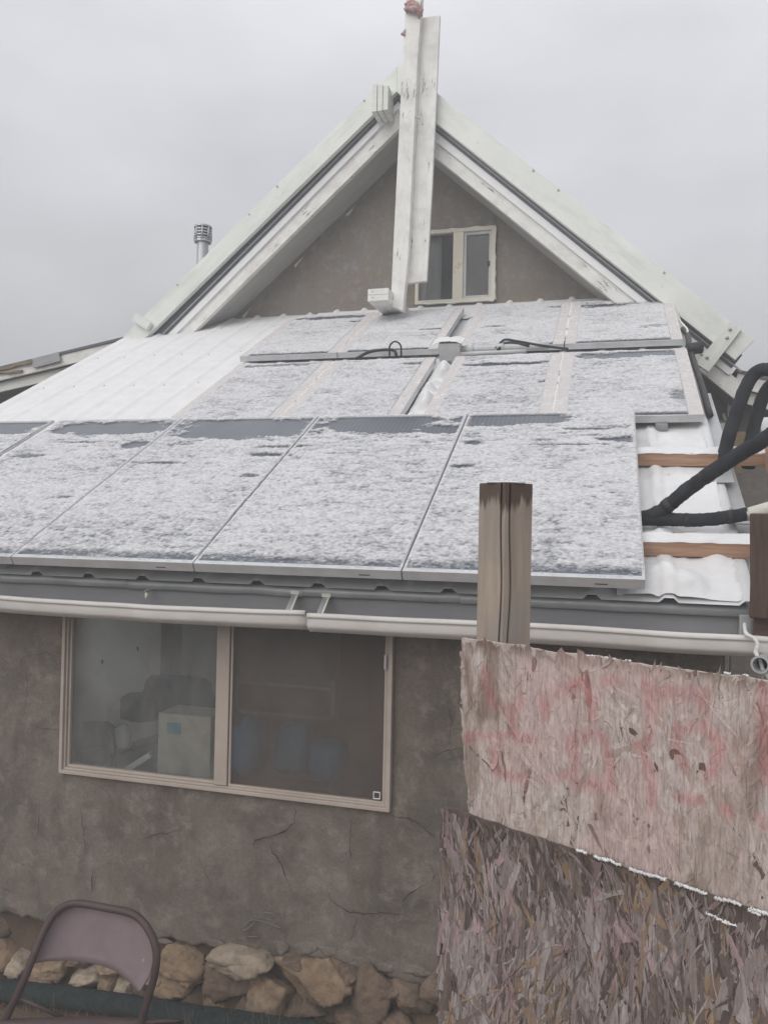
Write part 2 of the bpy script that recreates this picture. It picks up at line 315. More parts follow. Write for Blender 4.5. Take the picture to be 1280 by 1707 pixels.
def tube(name, P, r, mat, parent=None, seg=10, sub=6, rough=0.0, flat=1.0):
    P = [np.array(p, float) for p in P]
    Q = []
    if len(P) > 2 and sub > 1:
        E = [2*P[0]-P[1]]+P+[2*P[-1]-P[-2]]
        for i in range(1, len(E)-2):
            a, b, c, d = E[i-1:i+3]
            for k in range(sub):
                s = k/sub
                Q.append(0.5*((2*b)+(-a+c)*s+(2*a-5*b+4*c-d)*s*s+(-a+3*b-3*c+d)*s**3))
        Q.append(P[-1])
    elif sub > 1:
        Q = [P[0]+(P[-1]-P[0])*k/sub for k in range(sub+1)]
    else: Q = P
    n = len(Q); V = []; Fc = []
    tg = [Q[min(i+1, n-1)]-Q[max(i-1, 0)] for i in range(n)]; tg = [x/np.linalg.norm(x) for x in tg]
    nrm = np.cross(tg[0], (0.3, 0.5, 0.8)); nrm /= np.linalg.norm(nrm)
    for i in range(n):
        nrm = nrm-tg[i]*np.dot(nrm, tg[i]); nrm /= np.linalg.norm(nrm); bn = np.cross(tg[i], nrm)
        for k in range(seg):
            a = 2*math.pi*k/seg; rr = r*(1+(rng.normal(0, rough) if rough else 0))
            V.append(Q[i]+rr*(math.cos(a)*nrm+math.sin(a)*bn*flat))
    for i in range(n-1):
        for k in range(seg): Fc.append((i*seg+k, i*seg+(k+1) % seg, (i+1)*seg+(k+1) % seg, (i+1)*seg+k))
    Fc += [tuple(range(seg))[::-1], tuple((n-1)*seg+k for k in range(seg))]
    return mesh_obj(name, V, Fc, mat, parent, smooth=True)
def lathe(name, prof, mat, parent=None, base=(0, 0, 0), seg=16):
    V = []; Fc = []
    for r, z in prof:
        for k in range(seg):
            a = 2*math.pi*k/seg; V.append((base[0]+r*math.cos(a), base[1]+r*math.sin(a), base[2]+z))
    for i in range(len(prof)-1):
        for k in range(seg): Fc.append((i*seg+k, i*seg+(k+1) % seg, (i+1)*seg+(k+1) % seg, (i+1)*seg+k))
    return mesh_obj(name, V, Fc, mat, parent, smooth=False)
def grid_mesh(name, X, Y, Z, mat, keep=None, parent=None, smooth=True, attr=None, mw=None):
    """arrays (n,m) of positions -> quads; keep: bool (n-1,m-1)"""
    n, m = X.shape; idx = np.arange(n*m).reshape(n, m)
    q = np.stack([idx[:-1, :-1], idx[1:, :-1], idx[1:, 1:], idx[:-1, 1:]], -1)
    q = q[keep] if keep is not None else q.reshape(-1, 4)
    used = np.unique(q); rm = np.full(n*m, -1); rm[used] = np.arange(len(used)); q = rm[q]
    co = np.stack([X, Y, Z], -1).reshape(-1, 3)[used]
    me = D.meshes.new(name); me.vertices.add(len(co)); me.vertices.foreach_set('co', co.ravel().astype(np.float32))
    me.loops.add(q.size); me.loops.foreach_set('vertex_index', q.ravel().astype(np.int32))
    me.polygons.add(len(q)); me.polygons.foreach_set('loop_start', np.arange(0, q.size, 4, dtype=np.int32)); me.polygons.foreach_set('loop_total', np.full(len(q), 4, np.int32))
    me.update(calc_edges=True)
    if smooth: me.polygons.foreach_set('use_smooth', np.ones(len(q), bool))
    if attr is not None:
        a = me.attributes.new('thick', 'FLOAT', 'POINT'); a.data.foreach_set('value', attr.ravel()[used].astype(np.float32))
    me.materials.append(MAT[mat]); o = D.objects.new(name, me); COL.objects.link(o)
    if parent is not None: o.parent = parent; o.matrix_local = mw0(parent).inverted() @ (mw or Matrix.Identity(4))
    elif mw is not None: o.matrix_world = mw
    return o
def join_mesh(objs, name, kind_label=None, parent=None):
    """join raw mesh pieces of one stuff object"""
    V = []; Fc = []; T = []; sm = []
    for o in objs:
        me = o.data; k = len(V); M = mw0(o)
        V += [tuple(M @ v.co) for v in me.vertices]; Fc += [tuple(i+k for i in p.vertices) for p in me.polygons]
        if 'thick' in me.attributes: T += [d.value for d in me.attributes['thick'].data]
    mat = objs[0].data.materials[0]
    for o in objs: D.objects.remove(o)
    o = mesh_obj(name, V, Fc, mat, parent, smooth=True)
    if len(T) == len(V):
        a = o.data.attributes.new('thick', 'FLOAT', 'POINT'); a.data.foreach_set('value', np.array(T, np.float32))
    return o

# ================================================================== GROUND
n = 120; gx = np.concatenate([np.linspace(-400, -7, 14), np.linspace(-6.5, 4, 90), np.linspace(4.5, 400, 14)])
gy = np.concatenate([np.linspace(-400, -3, 14), np.linspace(-2.5, 4.6, 70), np.linspace(5, 600, 16)])
GX, GY = np.meshgrid(gx, gy, indexing='ij')
GZ = -0.17+0.05*(fbm(GX*1.5, GY*1.5, 4, 3)-0.5)+0.015*(fbm(GX*9, GY*9, 3, 4)-.5)+0.13*sst(-2.5, -1.1, GX)+0.04*sst(3.4, 3.75, GY)*(np.abs(GY-3.7) < 1.2)
GZ = np.where((np.abs(GX) > 8) | (np.abs(GY) > 8), -0.17, GZ)
g = grid_mesh('ground', GX, GY, GZ, 'dirt'); tag(g, 'dry brown earth in front of the house', kind='structure')

# ================================================================== HOUSE
house = empty('house', (-2.0, 5.5, 0), 'grey stucco house with steep mint edged gable above a snowy lean-to roof', 'house')
YW, YG = 3.76, 8.06
WX0, WX1, WZ0, WZ1 = -2.814, -0.976, 1.030, 1.985            # window opening of the lean-to
# front wall of the lean-to: an uneven skin of stucco with a ragged lower edge and a window opening
xs = np.unique(np.concatenate([np.arange(-5.0, 0.52, 0.02), [WX0, WX1]])); zs = np.unique(np.concatenate([np.arange(0.20, 2.13, 0.02), [WZ0, WZ1]]))
XX, ZZ = np.meshgrid(xs, zs, indexing='ij')
YY = YW-0.02*(fbm(XX*2.2, ZZ*2.2, 4, 5)-0.5)-0.012*(fbm(XX*9, ZZ*9, 3, 8)-0.5)
low = 0.23+0.09*(fbm(xs*3.1, xs*0, 4, 21)-0.5)+0.05*(fbm(xs*18, xs*0, 3, 22)-0.5)
ZB = ZZ.copy(); f = np.clip((0.42-ZZ)/0.22, 0, 1); ZB = ZZ+(low[:, None]-0.20)*f
YY = YY-0.03*(f > 0)*f*(fbm(XX*7, ZZ*12, 3, 30)-0.35)
cx = (xs[:-1]+xs[1:])/2; cz = (zs[:-1]+zs[1:])/2
keep = ~((cx[:, None] > WX0) & (cx[:, None] < WX1) & (cz[None] > WZ0) & (cz[None] < WZ1))
near = (np.abs(XX-WX0) < .001) | (np.abs(XX-WX1) < .001) | (np.abs(ZZ-WZ0) < .001) | (np.abs(ZZ-WZ1) < .001)
wall = grid_mesh('wall', XX, YY, ZB, 'stucco', keep, house); wall['label'] = 'cracked grey brown stucco wall under the gutter'
so = wall.modifiers.new('thickness', 'SOLIDIFY'); so.thickness = 0.05; so.offset = -1.0
# cracks traced on the wall
def crack(pts, wd=0.004, Y=YW-0.022):
    P = []
    for i in range(len(pts)-1):
        a = np.array(pts[i], float); b = np.array(pts[i+1], float)
        k = max(2, int(np.hypot(*(b-a))/7))
        for s in range(k): P.append(a+(b-a)*s/k+rng.normal(0, 1.3, 2))
    P.append(np.array(pts[-1], float))
    Q = [atY(x, y, Y) for x, y in P]; V = []; Fc = []
    m = len(Q)
    for i, q in enumerate(Q):
        d = Q[min(i+1, m-1)]-Q[max(i-1, 0)]; nn = np.array([-d[2], 0, d[0]]); nn /= np.linalg.norm(nn)+1e-9
        e = wd*0.5*min(1, 0.25+2.2*min(i, m-1-i)/m)*rng.uniform(.35, 1.3)
        V += [q+nn*e, q-nn*e]
    for i in range(m-1): Fc.append((2*i, 2*i+1, 2*i+3, 2*i+2))
    return mesh_obj('crack', V, Fc, 'crack', house)
for pts, wd in (([(492, 1345), (491, 1372), (470, 1388), (440, 1398), (428, 1402), (424, 1408), (412, 1407)], .006),
                ([(446, 1400), (456, 1422), (472, 1448), (482, 1475), (489, 1500)], .0045),
                ([(588, 1353), (584, 1392), (583, 1425), (580, 1460)], .003), ([(544, 1480), (552, 1500), (570, 1515), (583, 1521), (672, 1524)], .0035),
                ([(597, 1530), (592, 1545), (584, 1570)], .004), ([(648, 1355), (655, 1361), (680, 1363), (700, 1378), (726, 1395)], .004),
                ([(670, 1505), (680, 1490), (700, 1478), (712, 1470)], .004), ([(718, 1440), (722, 1460), (719, 1480)], .003),
                ([(134, 1345), (140, 1390), (146, 1420), (140, 1440)], .004), ([(155, 1450), (153, 1488)], .005),
                ([(50, 1208), (70, 1214), (100, 1216)], .003), ([(52, 1092), (76, 1089), (102, 1094)], .003), ([(230, 1402), (262, 1390), (300, 1384)], .003),
                ([(40, 1090), (46, 1140), (42, 1190)], .002), ([(745, 1165), (752, 1200), (748, 1240)], .003), ([(722, 1260), (745, 1250), (768, 1248)], .003),
                ([(65, 1335), (66, 1375), (62, 1400)], .003), ([(5, 1480), (20, 1487)], .004), ([(330, 1430), (350, 1470), (345, 1500)], .002)):
    crack(pts, wd*1.35)
# back of the room and the remaining walls of the house body
box('wall', -5.0, -4.88, 3.81, 4.3, 0, 2.1, 'stucco', house, 0); box('wall', -5.0, -4.88, 6.3, YG, 0, 2.1, 'stucco', house, 0); box('wall', -5.0, -4.88, 4.3, 5.4, 0, 2.1, 'stucco', house, 0); box('wall', -5.0, -4.88, 5.4, 6.3, 0, 0.9, 'stucco', house, 0)   # unseen side opening added to let daylight into the room
box('wall', 0.40, 0.52, 3.85, YG, 0, 2.05, 'stucco', house, 0)
# gable wall (polygon) with the upper window opening cut out of a grid
AX = -2.03
UX0, UX1, UZ0, UZ1 = -1.93, -1.12, 4.69, 5.435
xs = np.unique(np.concatenate([np.arange(-5.2, 1.14, 0.04), [UX0, UX1]])); zs = np.unique(np.concatenate([np.arange(0.0, 6.5, 0.04), [UZ0, UZ1]]))
XX, ZZ = np.meshgrid(xs, zs, indexing='ij')
YY = YG-0.03*(fbm(XX*1.6, ZZ*1.6, 4, 45)-0.5)-0.008*(fbm(XX*8, ZZ*8, 3, 48)-0.5)
cx = (xs[:-1]+xs[1:])/2; cz = (zs[:-1]+zs[1:])/2
keep = ~((cx[:, None] > UX0) & (cx[:, None] < UX1) & (cz[None] > UZ0) & (cz[None] < UZ1))
keep &= cz[None] < (6.40-0.865*np.abs(cx[:, None]-AX))
gw = grid_mesh('gable_wall', XX, YY, ZZ, 'stucco_up', keep, house); gw['label'] = 'dark stucco gable wall under the peak'
# upper room back so that the window looks into a dark room
box('room_wall', -3.0, -0.2, 9.6, 9.7, 3.6, 5.9, 'room', house, 0)

# main roof: thick slabs carrying a dark edge, a white drip trim, a weathered board and a soffit
def lineXZ(a, b, Y):
    A = atY(*a, Y); B = atY(*b, Y); m_ = (B[2]-A[2])/(B[0]-A[0]); return m_, A[2]-m_*A[0]
def rake_poly(top, low, Y, x_end):
    mt, ct = top if not isinstance(top[0], tuple) else lineXZ(*top, Y); ml, c_l = low if not isinstance(low[0], tuple) else lineXZ(*low, Y)
    s = 1 if x_end > AX else -1
    # square cut at the lower end
    xe = x_end; zt = mt*xe+ct
    xl = xe-s*abs(zt-(ml*xe+c_l))*0.47
    return [(AX, ml*AX+c_l), (AX, mt*AX+ct), (xe, zt), (xl, ml*xl+c_l)]
L_ = dict(mt=((672, 97), (240, 530)), ml=((628, 188), (460, 350.5)), dk=((635, 197.5), (474, 360)), tr=((640, 206), (488, 360)), bd=((650, 233), (520, 360)))
R_ = dict(mt=((730, 155), (1245, 560)), ml=((726.4, 205.8), (1080, 484.7)), dk=((725.5, 218.7), (1066, 491.6)), tr=((725, 235), (1048, 493)), bd=((723, 259), (960, 452)))
for side, Ln, xe in (('l', L_, -5.35), ('r', R_, 1.13)):
    s = 1 if side == 'r' else -1
    roof = empty('main_roof', (AX+s*1.5, 9, 5)); roof.parent = house; roof.matrix_basis = mw0(house).inverted() @ Matrix.Translation((AX+s*1.5, 9.0, 5.0))
    # slab
    mdk = lineXZ(*Ln['dk'], 7.575); up_ = (mdk[0], mdk[1]+0.19)
    prism('roof_slab', rake_poly(up_, mdk, 7.575, xe), 7.575, 15.0, 'slate', roof)
    lt = (mdk[0], mdk[1]+0.050); l2 = (mdk[0], mdk[1]+0.030)
    prism('edge_flashing', rake_poly(lt, l2, 7.565, xe), 7.562, 7.5745, 'slate_light', roof)
    mtr = lineXZ(*Ln['tr'], 7.585)
    prism('drip_trim', rake_poly((mdk[0], mdk[1]+0.004), mtr, 7.585, xe-s*0.07), 7.582, 7.62, 'white_paint', roof, 0.003)
    mbd = lineXZ(*Ln['bd'], 7.61)
    # weathered board as an oriented plank so that its grain runs along it
    a0 = np.array([AX, 7.64, 0]); b0 = np.array([xe, 7.64, 0])
    for p in (a0, b0): p[2] = (mtr[0]*p[0]+mtr[1]+mbd[0]*p[0]+mbd[1])/2+0.02
    hh = (mtr[0]*AX/2+mtr[1]-mbd[0]*AX/2-mbd[1]+0.04)*math.cos(math.atan(.865))
    mid = (a0+b0)/2; hh = (mtr[0]*mid[0]+mtr[1]-mbd[0]*mid[0]-mbd[1]+0.04)*math.cos(math.atan(.865))
    miter(bar('rake_board', a0, b0, 0.06, hh, 'white_peel', roof, bv=0.004), a0, b0)
    so_ = (mbd[0], mbd[1]+0.03)
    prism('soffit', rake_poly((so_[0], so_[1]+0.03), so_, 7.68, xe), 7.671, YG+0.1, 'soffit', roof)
    # mint clad plank standing off the roof edge
    mt = lineXZ(*Ln['mt'], 7.49); ml = lineXZ(*Ln['ml'], 7.49)
    xm = -4.95 if side == 'l' else float(atY(1247, 560, 7.49)[0])-0.03
    a0 = np.array([AX, 7.52, 0]); b0 = np.array([xm, 7.52, 0])
    for p in (a0, b0): p[2] = (mt[0]*p[0]+mt[1]+ml[0]*p[0]+ml[1])/2
    mid = (a0+b0)/2; hh = (mt[0]*mid[0]+mt[1]-ml[0]*mid[0]-ml[1])*math.cos(math.atan(.875))
    pl = miter(bar('barge_plank', a0, b0, 0.06, hh, 'mint', roof, bv=0.004), a0, b0)
    d = (b0-a0)/np.linalg.norm(b0-a0); nv = np.array([-d[2], 0, d[0]]); nv *= np.sign(nv[2])
    for k in (0, 3, 4, 7):                                          # round-headed fixings along the upper lip
        q = a0+(b0-a0)*(0.08+0.1*k+rng.uniform(-.03, .03))+nv*(hh*0.42)+np.array([0, -0.034, 0])
        bolt = tube('bolt', [q, q+np.array([0, -0.008, 0])], 0.009, 'galv', pl, 6, 1)
    # distance blocks that carry the plank
    for k in (0.15, 0.5, 0.85):
        q = a0+(b0-a0)*k
        box('spacer_block', q[0]-0.05, q[0]+0.05, 7.551, 7.578, q[2]-0.04, q[2]+0.04, 'mint_wood', roof)
# cross board at the lower right end, bolted over the plank
pA = (atY(1225, 542, 7.465)+atY(1225, 542, 7.465))/2; pB = atY(1170, 614, 7.465)
cb = bar('cross_board', pA, pB, 0.03, 0.125, 'mint_wood', house, up=(1, 0, 1))
for x, y in ((1216, 549), (1178, 596), (1211, 563)):
    q = atY(x, y, 7.448); tube('bolt', [q+np.array([0, 0.004, 0]), q-np.array([0, 0.012, 0])], 0.014, 'galv', cb, 8, 1)
pA = atY(236, 536, 7.45); bar('end_block', pA+np.array([-.08, 0, .05]), pA+np.array([.10, 0, -.06]), 0.05, 0.09, 'mint_wood', house)
# ridge beam of three boards under the peak
for k in range(3):
    xk = -2.245+0.055*k
    q = atY(640, 184, 7.36)
    box('ridge_board', xk+0.002, xk+0.052, 7.36+0.004*k, 8.02, q[2]+0.004*k, q[2]+0.27-0.01*k, 'mint_wood', house)
# lower eaves that run on to both sides at a flatter pitch
def wing(pts, Y, lab, xs_end, s):
    (xa, za), (xb, zb) = pts
    w = empty('side_roof', ((xa+xb)/2, Y, za)); w.parent = house; w.matrix_basis = mw0(house).inverted() @ Matrix.Translation(((xa+xb)/2, Y, za))
    w['label'] = lab
    prism('roof_slab', [(xa, za-0.03), (xa, za), (xb, zb), (xb, zb-0.03)], Y-0.04, Y+5, 'slate', w)
    bar('fascia_board', (xa, Y-0.01, za-0.095), (xb, Y-0.01, zb-0.095), 0.03, 0.125, 'white_peel', w)
    bar('lower_fascia_board', (xa, Y+0.06, za-0.215), (xb, Y+0.06, zb-0.215), 0.03, 0.11, 'mint_wood', w)
    return w
A = atY(196, 566, 7.75); B = atY(0, 613, 7.75); sl_ = (B[2]-A[2])/(B[0]-A[0]); xe = -9.0
wl = wing(((A[0]+0.35, A[2]+0.35*sl_), (xe, A[2]+(xe-A[0])*sl_)), 7.75, 'low grey roof edge at the left of the gable', -9, -1)
q = atY(75, 597, 7.69); bar('patch_plate', q+np.array([-.16, 0, -.055]), q+np.array([.20, 0, 0.01]), 0.012, 0.11, 'slate_light', wl)
q = atY(30, 607, 7.70); bar('broken_lath', q+np.array([-.35, 0, -.07]), q+np.array([.22, 0, .03]), 0.02, 0.03, 'straw', wl, warp=.006, seg=5)
q = atY(20, 620, 7.70); bar('broken_lath', q+np.array([-.30, 0, -.03]), q+np.array([.14, 0, .02]), 0.02, 0.025, 'straw', wl, warp=.008, seg=5)
box('wall', -9.0, -5.2, 8.3, 8.4, 0, 3.9, 'stucco_up', house, 0)
A = atY(1229, 616, 7.75); B = atY(1280, 629, 7.75); sl_ = (B[2]-A[2])/(B[0]-A[0]); xe = 4.5
wr = wing(((A[0]-0.02, A[2]), (xe, A[2]+(xe-A[0])*sl_)), 7.75, 'low roof edge at the right of the gable', 4, 1)
box('wall', 1.16, 4.5, 8.2, 8.3, 0, 3.75, 'stucco_up', house, 0)
bar('corner_strip', atY(1217, 668, 8.02)+np.array([0, 0, 0.1]), atY(1216, 745, 8.02), 0.03, 0.05, 'white_paint', house, up=(1, 0, 0))
q = atY(1207, 712, 8.0); mb = box('meter_box', q[0]-.09, q[0]+.09, 7.93, 8.02, q[2]-.16, q[2]+.06, 'stucco_up', house, 0.008)
box('meter_lid', q[0]-.06, q[0]+.06, 7.915, 7.929, q[2]-.13, q[2]+.03, 'galv', mb, 0.004)
tube('wall_cable', [atY(1205, 690, 7.98), atY(1209, 700, 7.95), atY(1217, 697, 7.95), atY(1214, 708, 7.97)], 0.012, 'putty', house, 6, 5)
# tall white post before the gable: a narrow timber and a wide plank behind it, with a stub beam
gp = empty('gable_post', tuple(atY(665, 516, 7.32))); gp.parent = house; gp.matrix_basis = mw0(house).inverted() @ Matrix.Translation(Vector(atY(665, 516, 7.32)))
YP = 7.30
def quadplank(name, pts, Y0, Y1, mat, par):
    P = [atY(x, y, Y0) for x, y in pts]
    c = sum(P)/len(P); c[1] = (Y0+Y1)/2
    d = (P[0]-P[-1]); d[1] = 0; d /= np.linalg.norm(d)           # long axis: last -> first
    x = Vector(d); y = Vector((0, 1, 0)); z = x.cross(y)
    M = Matrix(((x.x, y.x, z.x, c[0]), (x.y, y.y, z.y, c[1]), (x.z, y.z, z.z, c[2]), (0, 0, 0, 1))); Mi = M.inverted()
    V = [Mi @ Vector(p) for p in P]+[Mi @ Vector(p+np.array([0, Y1-Y0, 0])) for p in P]
    n = len(P); Fc = [tuple(range(n)), tuple(range(2*n-1, n-1, -1))]+[(i, i+n, (i+1) % n+n, (i+1) % n) for i in range(n)]
    return bev(mesh_obj(name, V, Fc, mat, par, mw=M), 0.004)
quadplank('narrow_timber', [(677, -8), (703, -12), (696, 100), (688, 260), (681, 420), (671, 518), (651, 510), (655, 420), (663, 255), (671, 100)], YP, YP+0.09, 'white_peel', gp)
quadplank('wide_plank', [(690, 31), (733, 25), (727, 160), (720, 310), (711, 468), (668, 474), (672, 310), (680, 160)], YP+0.094, YP+0.14, 'white_peel', gp)
q0 = atY(630, 491, 7.15)
st = bar('stub_beam', q0+np.array([0, 0, .029]), q0+np.array([0.02, 0.88, .029]), 0.20, 0.056, 'white_peel', gp)
st = bar('stub_beam', q0-np.array([0, 0, .029]), q0+np.array([0.02, 0.88, -.029]), 0.20, 0.056, 'white_peel', gp)
nail = tube('bent_nail', [atY(686, 196, YP+0.09), atY(695, 195, YP-0.02), atY(702, 199, YP-0.03), atY(704, 208, YP-0.03)], 0.009, 'galv', gp, 6, 5)
# red cloth tied round the top of the post
def rag(name, pts, r, Y):
    return tube(name, [atY(x, y, Y+dy) for x, y, dy in pts], r, 'rag', None, 8, 6, 0.25)
MAT['rag'] = surf('faded_red_rag', (0.40, 0.20, 0.19), (0.58, 0.45, 0.43), 20, rough=0.9, bs=30, bd=0.01)
rg = empty('tied_rag', tuple(atY(687, 12, YP)), 'faded red rag tied round the top of the white gable post', 'rag')
for pts in ([(676, 18, -.02), (684, 8, -.05), (694, 10, -.05), (703, 20, 0.0)], [(677, 8, -.02), (685, 3, -.05), (693, 6, -.05), (702, 24, 0)], [(676, 14, -.02), (686, 14, -.06), (696, 16, -.05), (701, 28, 0)]):
    tube('wrap', [atY(x, y, YP+dy) for x, y, dy in pts], 0.022, 'rag', rg, 8, 6, 0.2)
tube('loose_end', [atY(675, 50, YP), atY(672, 55, YP-.02), atY(669, 57, YP-.02), atY(675, 59, YP)], 0.010, 'rag', rg, 6, 4, 0.2)

# flue
fx, fy = float(atY(338.5, 400, 9.0)[0]), 9.0
fl = empty('flue_pipe', (fx, fy, 4.5)); fl.parent = house; fl.matrix_basis = mw0(house).inverted() @ Matrix.Translation((fx, fy, 4.5))
zt = float(atY(338, 404, 9.0)[2]); zc0 = float(atY(338, 404, 9)[2]); zc1 = float(atY(338, 378, 9)[2])
lathe('pipe', [(0.001, 3.9), (0.072, 3.9), (0.072, zt)], 'galv', fl, (fx, fy, 0), 18)
lathe('collar', [(0.072, zt-0.012), (0.105, zt-0.006), (0.105, zt+0.022), (0.03, zt+0.03)], 'galv', fl, (fx, fy, 0), 18)
lathe('inner_core', [(0.055, zt), (0.055, zc1-0.005)], 'blackp', fl, (fx, fy, 0), 14)
capg = lathe('cap_lid', [(0.11, zc1-0.02), (0.11, zc1), (0.09, zc1+0.006), (0.001, zc1+0.012)], 'galv', fl, (fx, fy, 0), 18)
nb = 4
for k in range(nb):
    z0 = zt+0.028+(zc1-zt-0.05)*k/nb
    lathe('louvre_ring', [(0.096, z0+0.003), (0.104, z0+0.002), (0.104, z0+0.018), (0.096, z0+0.019)], 'galv', fl, (fx, fy, 0), 18)
for k in range(8):
    a = 2*math.pi*(k+0.5)/8
    c_ = (fx+0.101*math.cos(a), fy+0.101*math.sin(a))
    tube('cap_rib', [(c_[0], c_[1], zt+0.01), (c_[0], c_[1], zc1-0.005)], 0.011, 'galv', fl, 6, 1)

# upper window
def window_frame(x0, x1, z0, z1, y0, y1, w, mat, parent, name='frame'):
    V = []; Fc = []
    for (a, b, c, d) in ((x0, z0, x1, z1), (x0+w, z0+w, x1-w, z1-w)):
        for y in (y0, y1): V += [(a, y, b), (c, y, b), (c, y, d), (a, y, d)]
    for k in range(4):
        l = (k+1) % 4
        Fc += [(k, l, 8+l, 8+k), (4+k, 12+k, 12+l, 4+l), (k, 4+k, 4+l, l), (8+k, 8+l, 12+l, 12+k)]
    return bev(mesh_obj(name, V, Fc, mat, parent), 0.003)
uw = empty('window', (UX0, YG, UZ0)); uw.parent = house; uw.matrix_basis = mw0(house).inverted() @ Matrix.Translation((UX0, YG, UZ0))
uw['label'] = 'small two pane window in the gable wall'
window_frame(UX0-0.005, UX1+0.005, UZ0-0.005, UZ1+0.005, YG-0.04, YG+0.06, 0.035, 'vinyl_up', uw)
box('mullion', -1.545, -1.44, YG-0.036, YG+0.05, UZ0+0.03, UZ1-0.03, 'vinyl_up', uw)
window_frame(-1.44, UX1-0.03, UZ0+0.031, UZ1-0.031, YG-0.015, YG+0.02, 0.03, 'greyp', uw, 'sash')
for a, b in ((UX0+0.03, -1.54), (-1.42, UX1-0.055)):
    p = mesh_obj('pane', [(a, YG+0.005, UZ0+0.03), (b, YG+0.005, UZ0+0.03), (b, YG+0.005, UZ1-0.03), (a, YG+0.005, UZ1-0.03)], [(0, 1, 2, 3)], 'glass_up', uw)
cu = mesh_obj('curtain', [(UX0+0.02+0.018*k, YG+0.10+0.012*math.sin(k*1.7), z) for k in range(13) for z in (UZ0+0.02, UZ1-0.02)], [(2*k, 2*k+2, 2*k+3, 2*k+1) for k in range(12)], 'room', uw, smooth=True)
box('latch', UX1-0.075, UX1-0.05, YG-0.03, YG-0.014, 5.04, 5.09, 'blackp', uw)
# smeared sealant round the window
def smear(pts, name, par, w=0.02, Y=YG-0.042):
    V = []; Fc = []; Q = []
    for i in range(len(pts)-1):
        a = np.array(pts[i], float); b = np.array(pts[i+1], float); k = max(3, int(np.linalg.norm(b-a)/0.03))
        for s in range(k): Q.append(a+(b-a)*s/k)
    Q.append(np.array(pts[-1], float))
    for i, q in enumerate(Q):
        d = Q[min(i+1, len(Q)-1)]-Q[max(i-1, 0)]; nn = np.array([-d[1], d[0]]); nn /= np.linalg.norm(nn)
        e = w*(0.1+1.2*max(0, float(fbm(np.array(q[0]*9), np.array(q[1]*9), 3, 5))-.35)*2.2); e2 = 0.006
        V += [(q[0]+nn[0]*e, Y+0.012, q[1]+nn[1]*e), (q[0]+nn[0]*e*.4, Y-0.004, q[1]+nn[1]*e*.4), (q[0]-nn[0]*e2, Y, q[1]-nn[1]*e2)]
    for i in range(len(Q)-1): Fc += [(3*i, 3*i+1, 3*i+4, 3*i+3), (3*i+1, 3*i+2, 3*i+5, 3*i+4)]
    return mesh_obj(name, V, Fc, 'putty', par)
smear([(UX1+.004, UZ0), (UX1+.004, UZ1), (UX0, UZ1+.004)][::-1], 'sealant', uw, 0.016)
smear([(UX0, UZ0-.004), (UX1, UZ0-.004)][::-1], 'sealant', uw, 0.012)
# plaster smears along the left soffit
for k in range(9):
    x, y = (395+(655-395)*(k+0.4)/9, 527-(527-272)*(k+0.4)/9); q = atY(x+5, y+6, YG-0.03)
    V = [(q[0]+0.06*(i-2)/2*rng.uniform(.5, 1), YG-0.03, q[2]+0.05*(i-2)/2+rng.uniform(-.03, .0)) for i in range(5)]+[(q[0]+0.06*(2-i)/2, YG-0.02, q[2]+0.05*(2-i)/2+.02) for i in range(5)]
    mesh_obj('plaster_smear', V, [tuple(range(10))], 'putty' if k % 3 == 0 else 'concrete', house)

# lean-to roof: deck, ribbed sheet, fascia, drip flashing
lr = empty('lean_to_roof', tuple(RP(-2.2, 2.6, -.15))); lr.parent = house; lr.matrix_basis = mw0(house).inverted() @ Matrix.Translation(Vector(RP(-2.2, 2.6, -.15)))
UL, UR, VT = -5.03, 0.59, 5.33
V = [RP(u, v, w) for u in (UL+.03, UR-.04) for v in (0.14, VT) for w in (-.27, -.150)]
mesh_obj('roof_deck', V, BOXF, 'plank_dark', lr)
RIB, RH = 0.305, 0.022
def ribh(u):                                                      # trapezoid rib profile
    d = np.abs(((u-UL-0.10)/RIB+0.5) % 1-0.5)*RIB
    return RH*np.clip((0.038-d)/0.020, 0, 1)
us = [UL]
k0 = UL+0.10
while k0 < UR:
    for d in (-0.038, -0.018, 0.018, 0.038): us.append(k0+d)
    k0 += RIB
us = np.array(sorted([u for u in us if UL <= u <= UR]+[UR])); vs = np.linspace(0.065, VT, 12)
UU, VV = np.meshgrid(us, vs, indexing='ij'); HH = -0.147+ribh(UU)
P = RP(0, 0, 0)
def roof_arrays(U, Vv, Wv): return U, 3.36+Vv*CS-Wv*SN, 2.203+Vv*SN+Wv*CS
grid_mesh('ribbed_sheet', *roof_arrays(UU, VV, HH), 'sheet', None, lr, smooth=False)
box('fascia', UL+.02, 0.555, 3.555, 3.58, 1.925, 2.112, 'fascia', lr, 0)
# bent drip flashing in lengths
for a, b, dz in ((-5.0, -2.3, 0), (-2.298, -1.36, -0.003), (-1.358, -0.62, 0.002), (-0.618, 0.56, -0.002)):
    xs_ = np.linspace(a, b, max(4, int((b-a)/0.06))); zz = 0.004*(fbm(xs_*5, xs_*0, 3, 71)-0.5)*2
    pr = [(3.585, 2.112), (3.540, 2.106), (3.528, 2.098), (3.524, 2.062), (3.533, 2.058)]
    X_ = np.repeat(xs_[:, None], len(pr), 1); Y_ = np.array([[p[0] for p in pr]]*len(xs_))+zz[:, None]*1.2; Z_ = np.array([[p[1]+dz for p in pr]]*len(xs_))+zz[:, None]
    grid_mesh('drip_flashing', X_, Y_, Z_, 'drip', None, lr, smooth=False)
box('eave_soffit', UL+.03, 0.50, 3.581, 3.80, 1.99, 2.02, 'plank_dark', lr, 0)
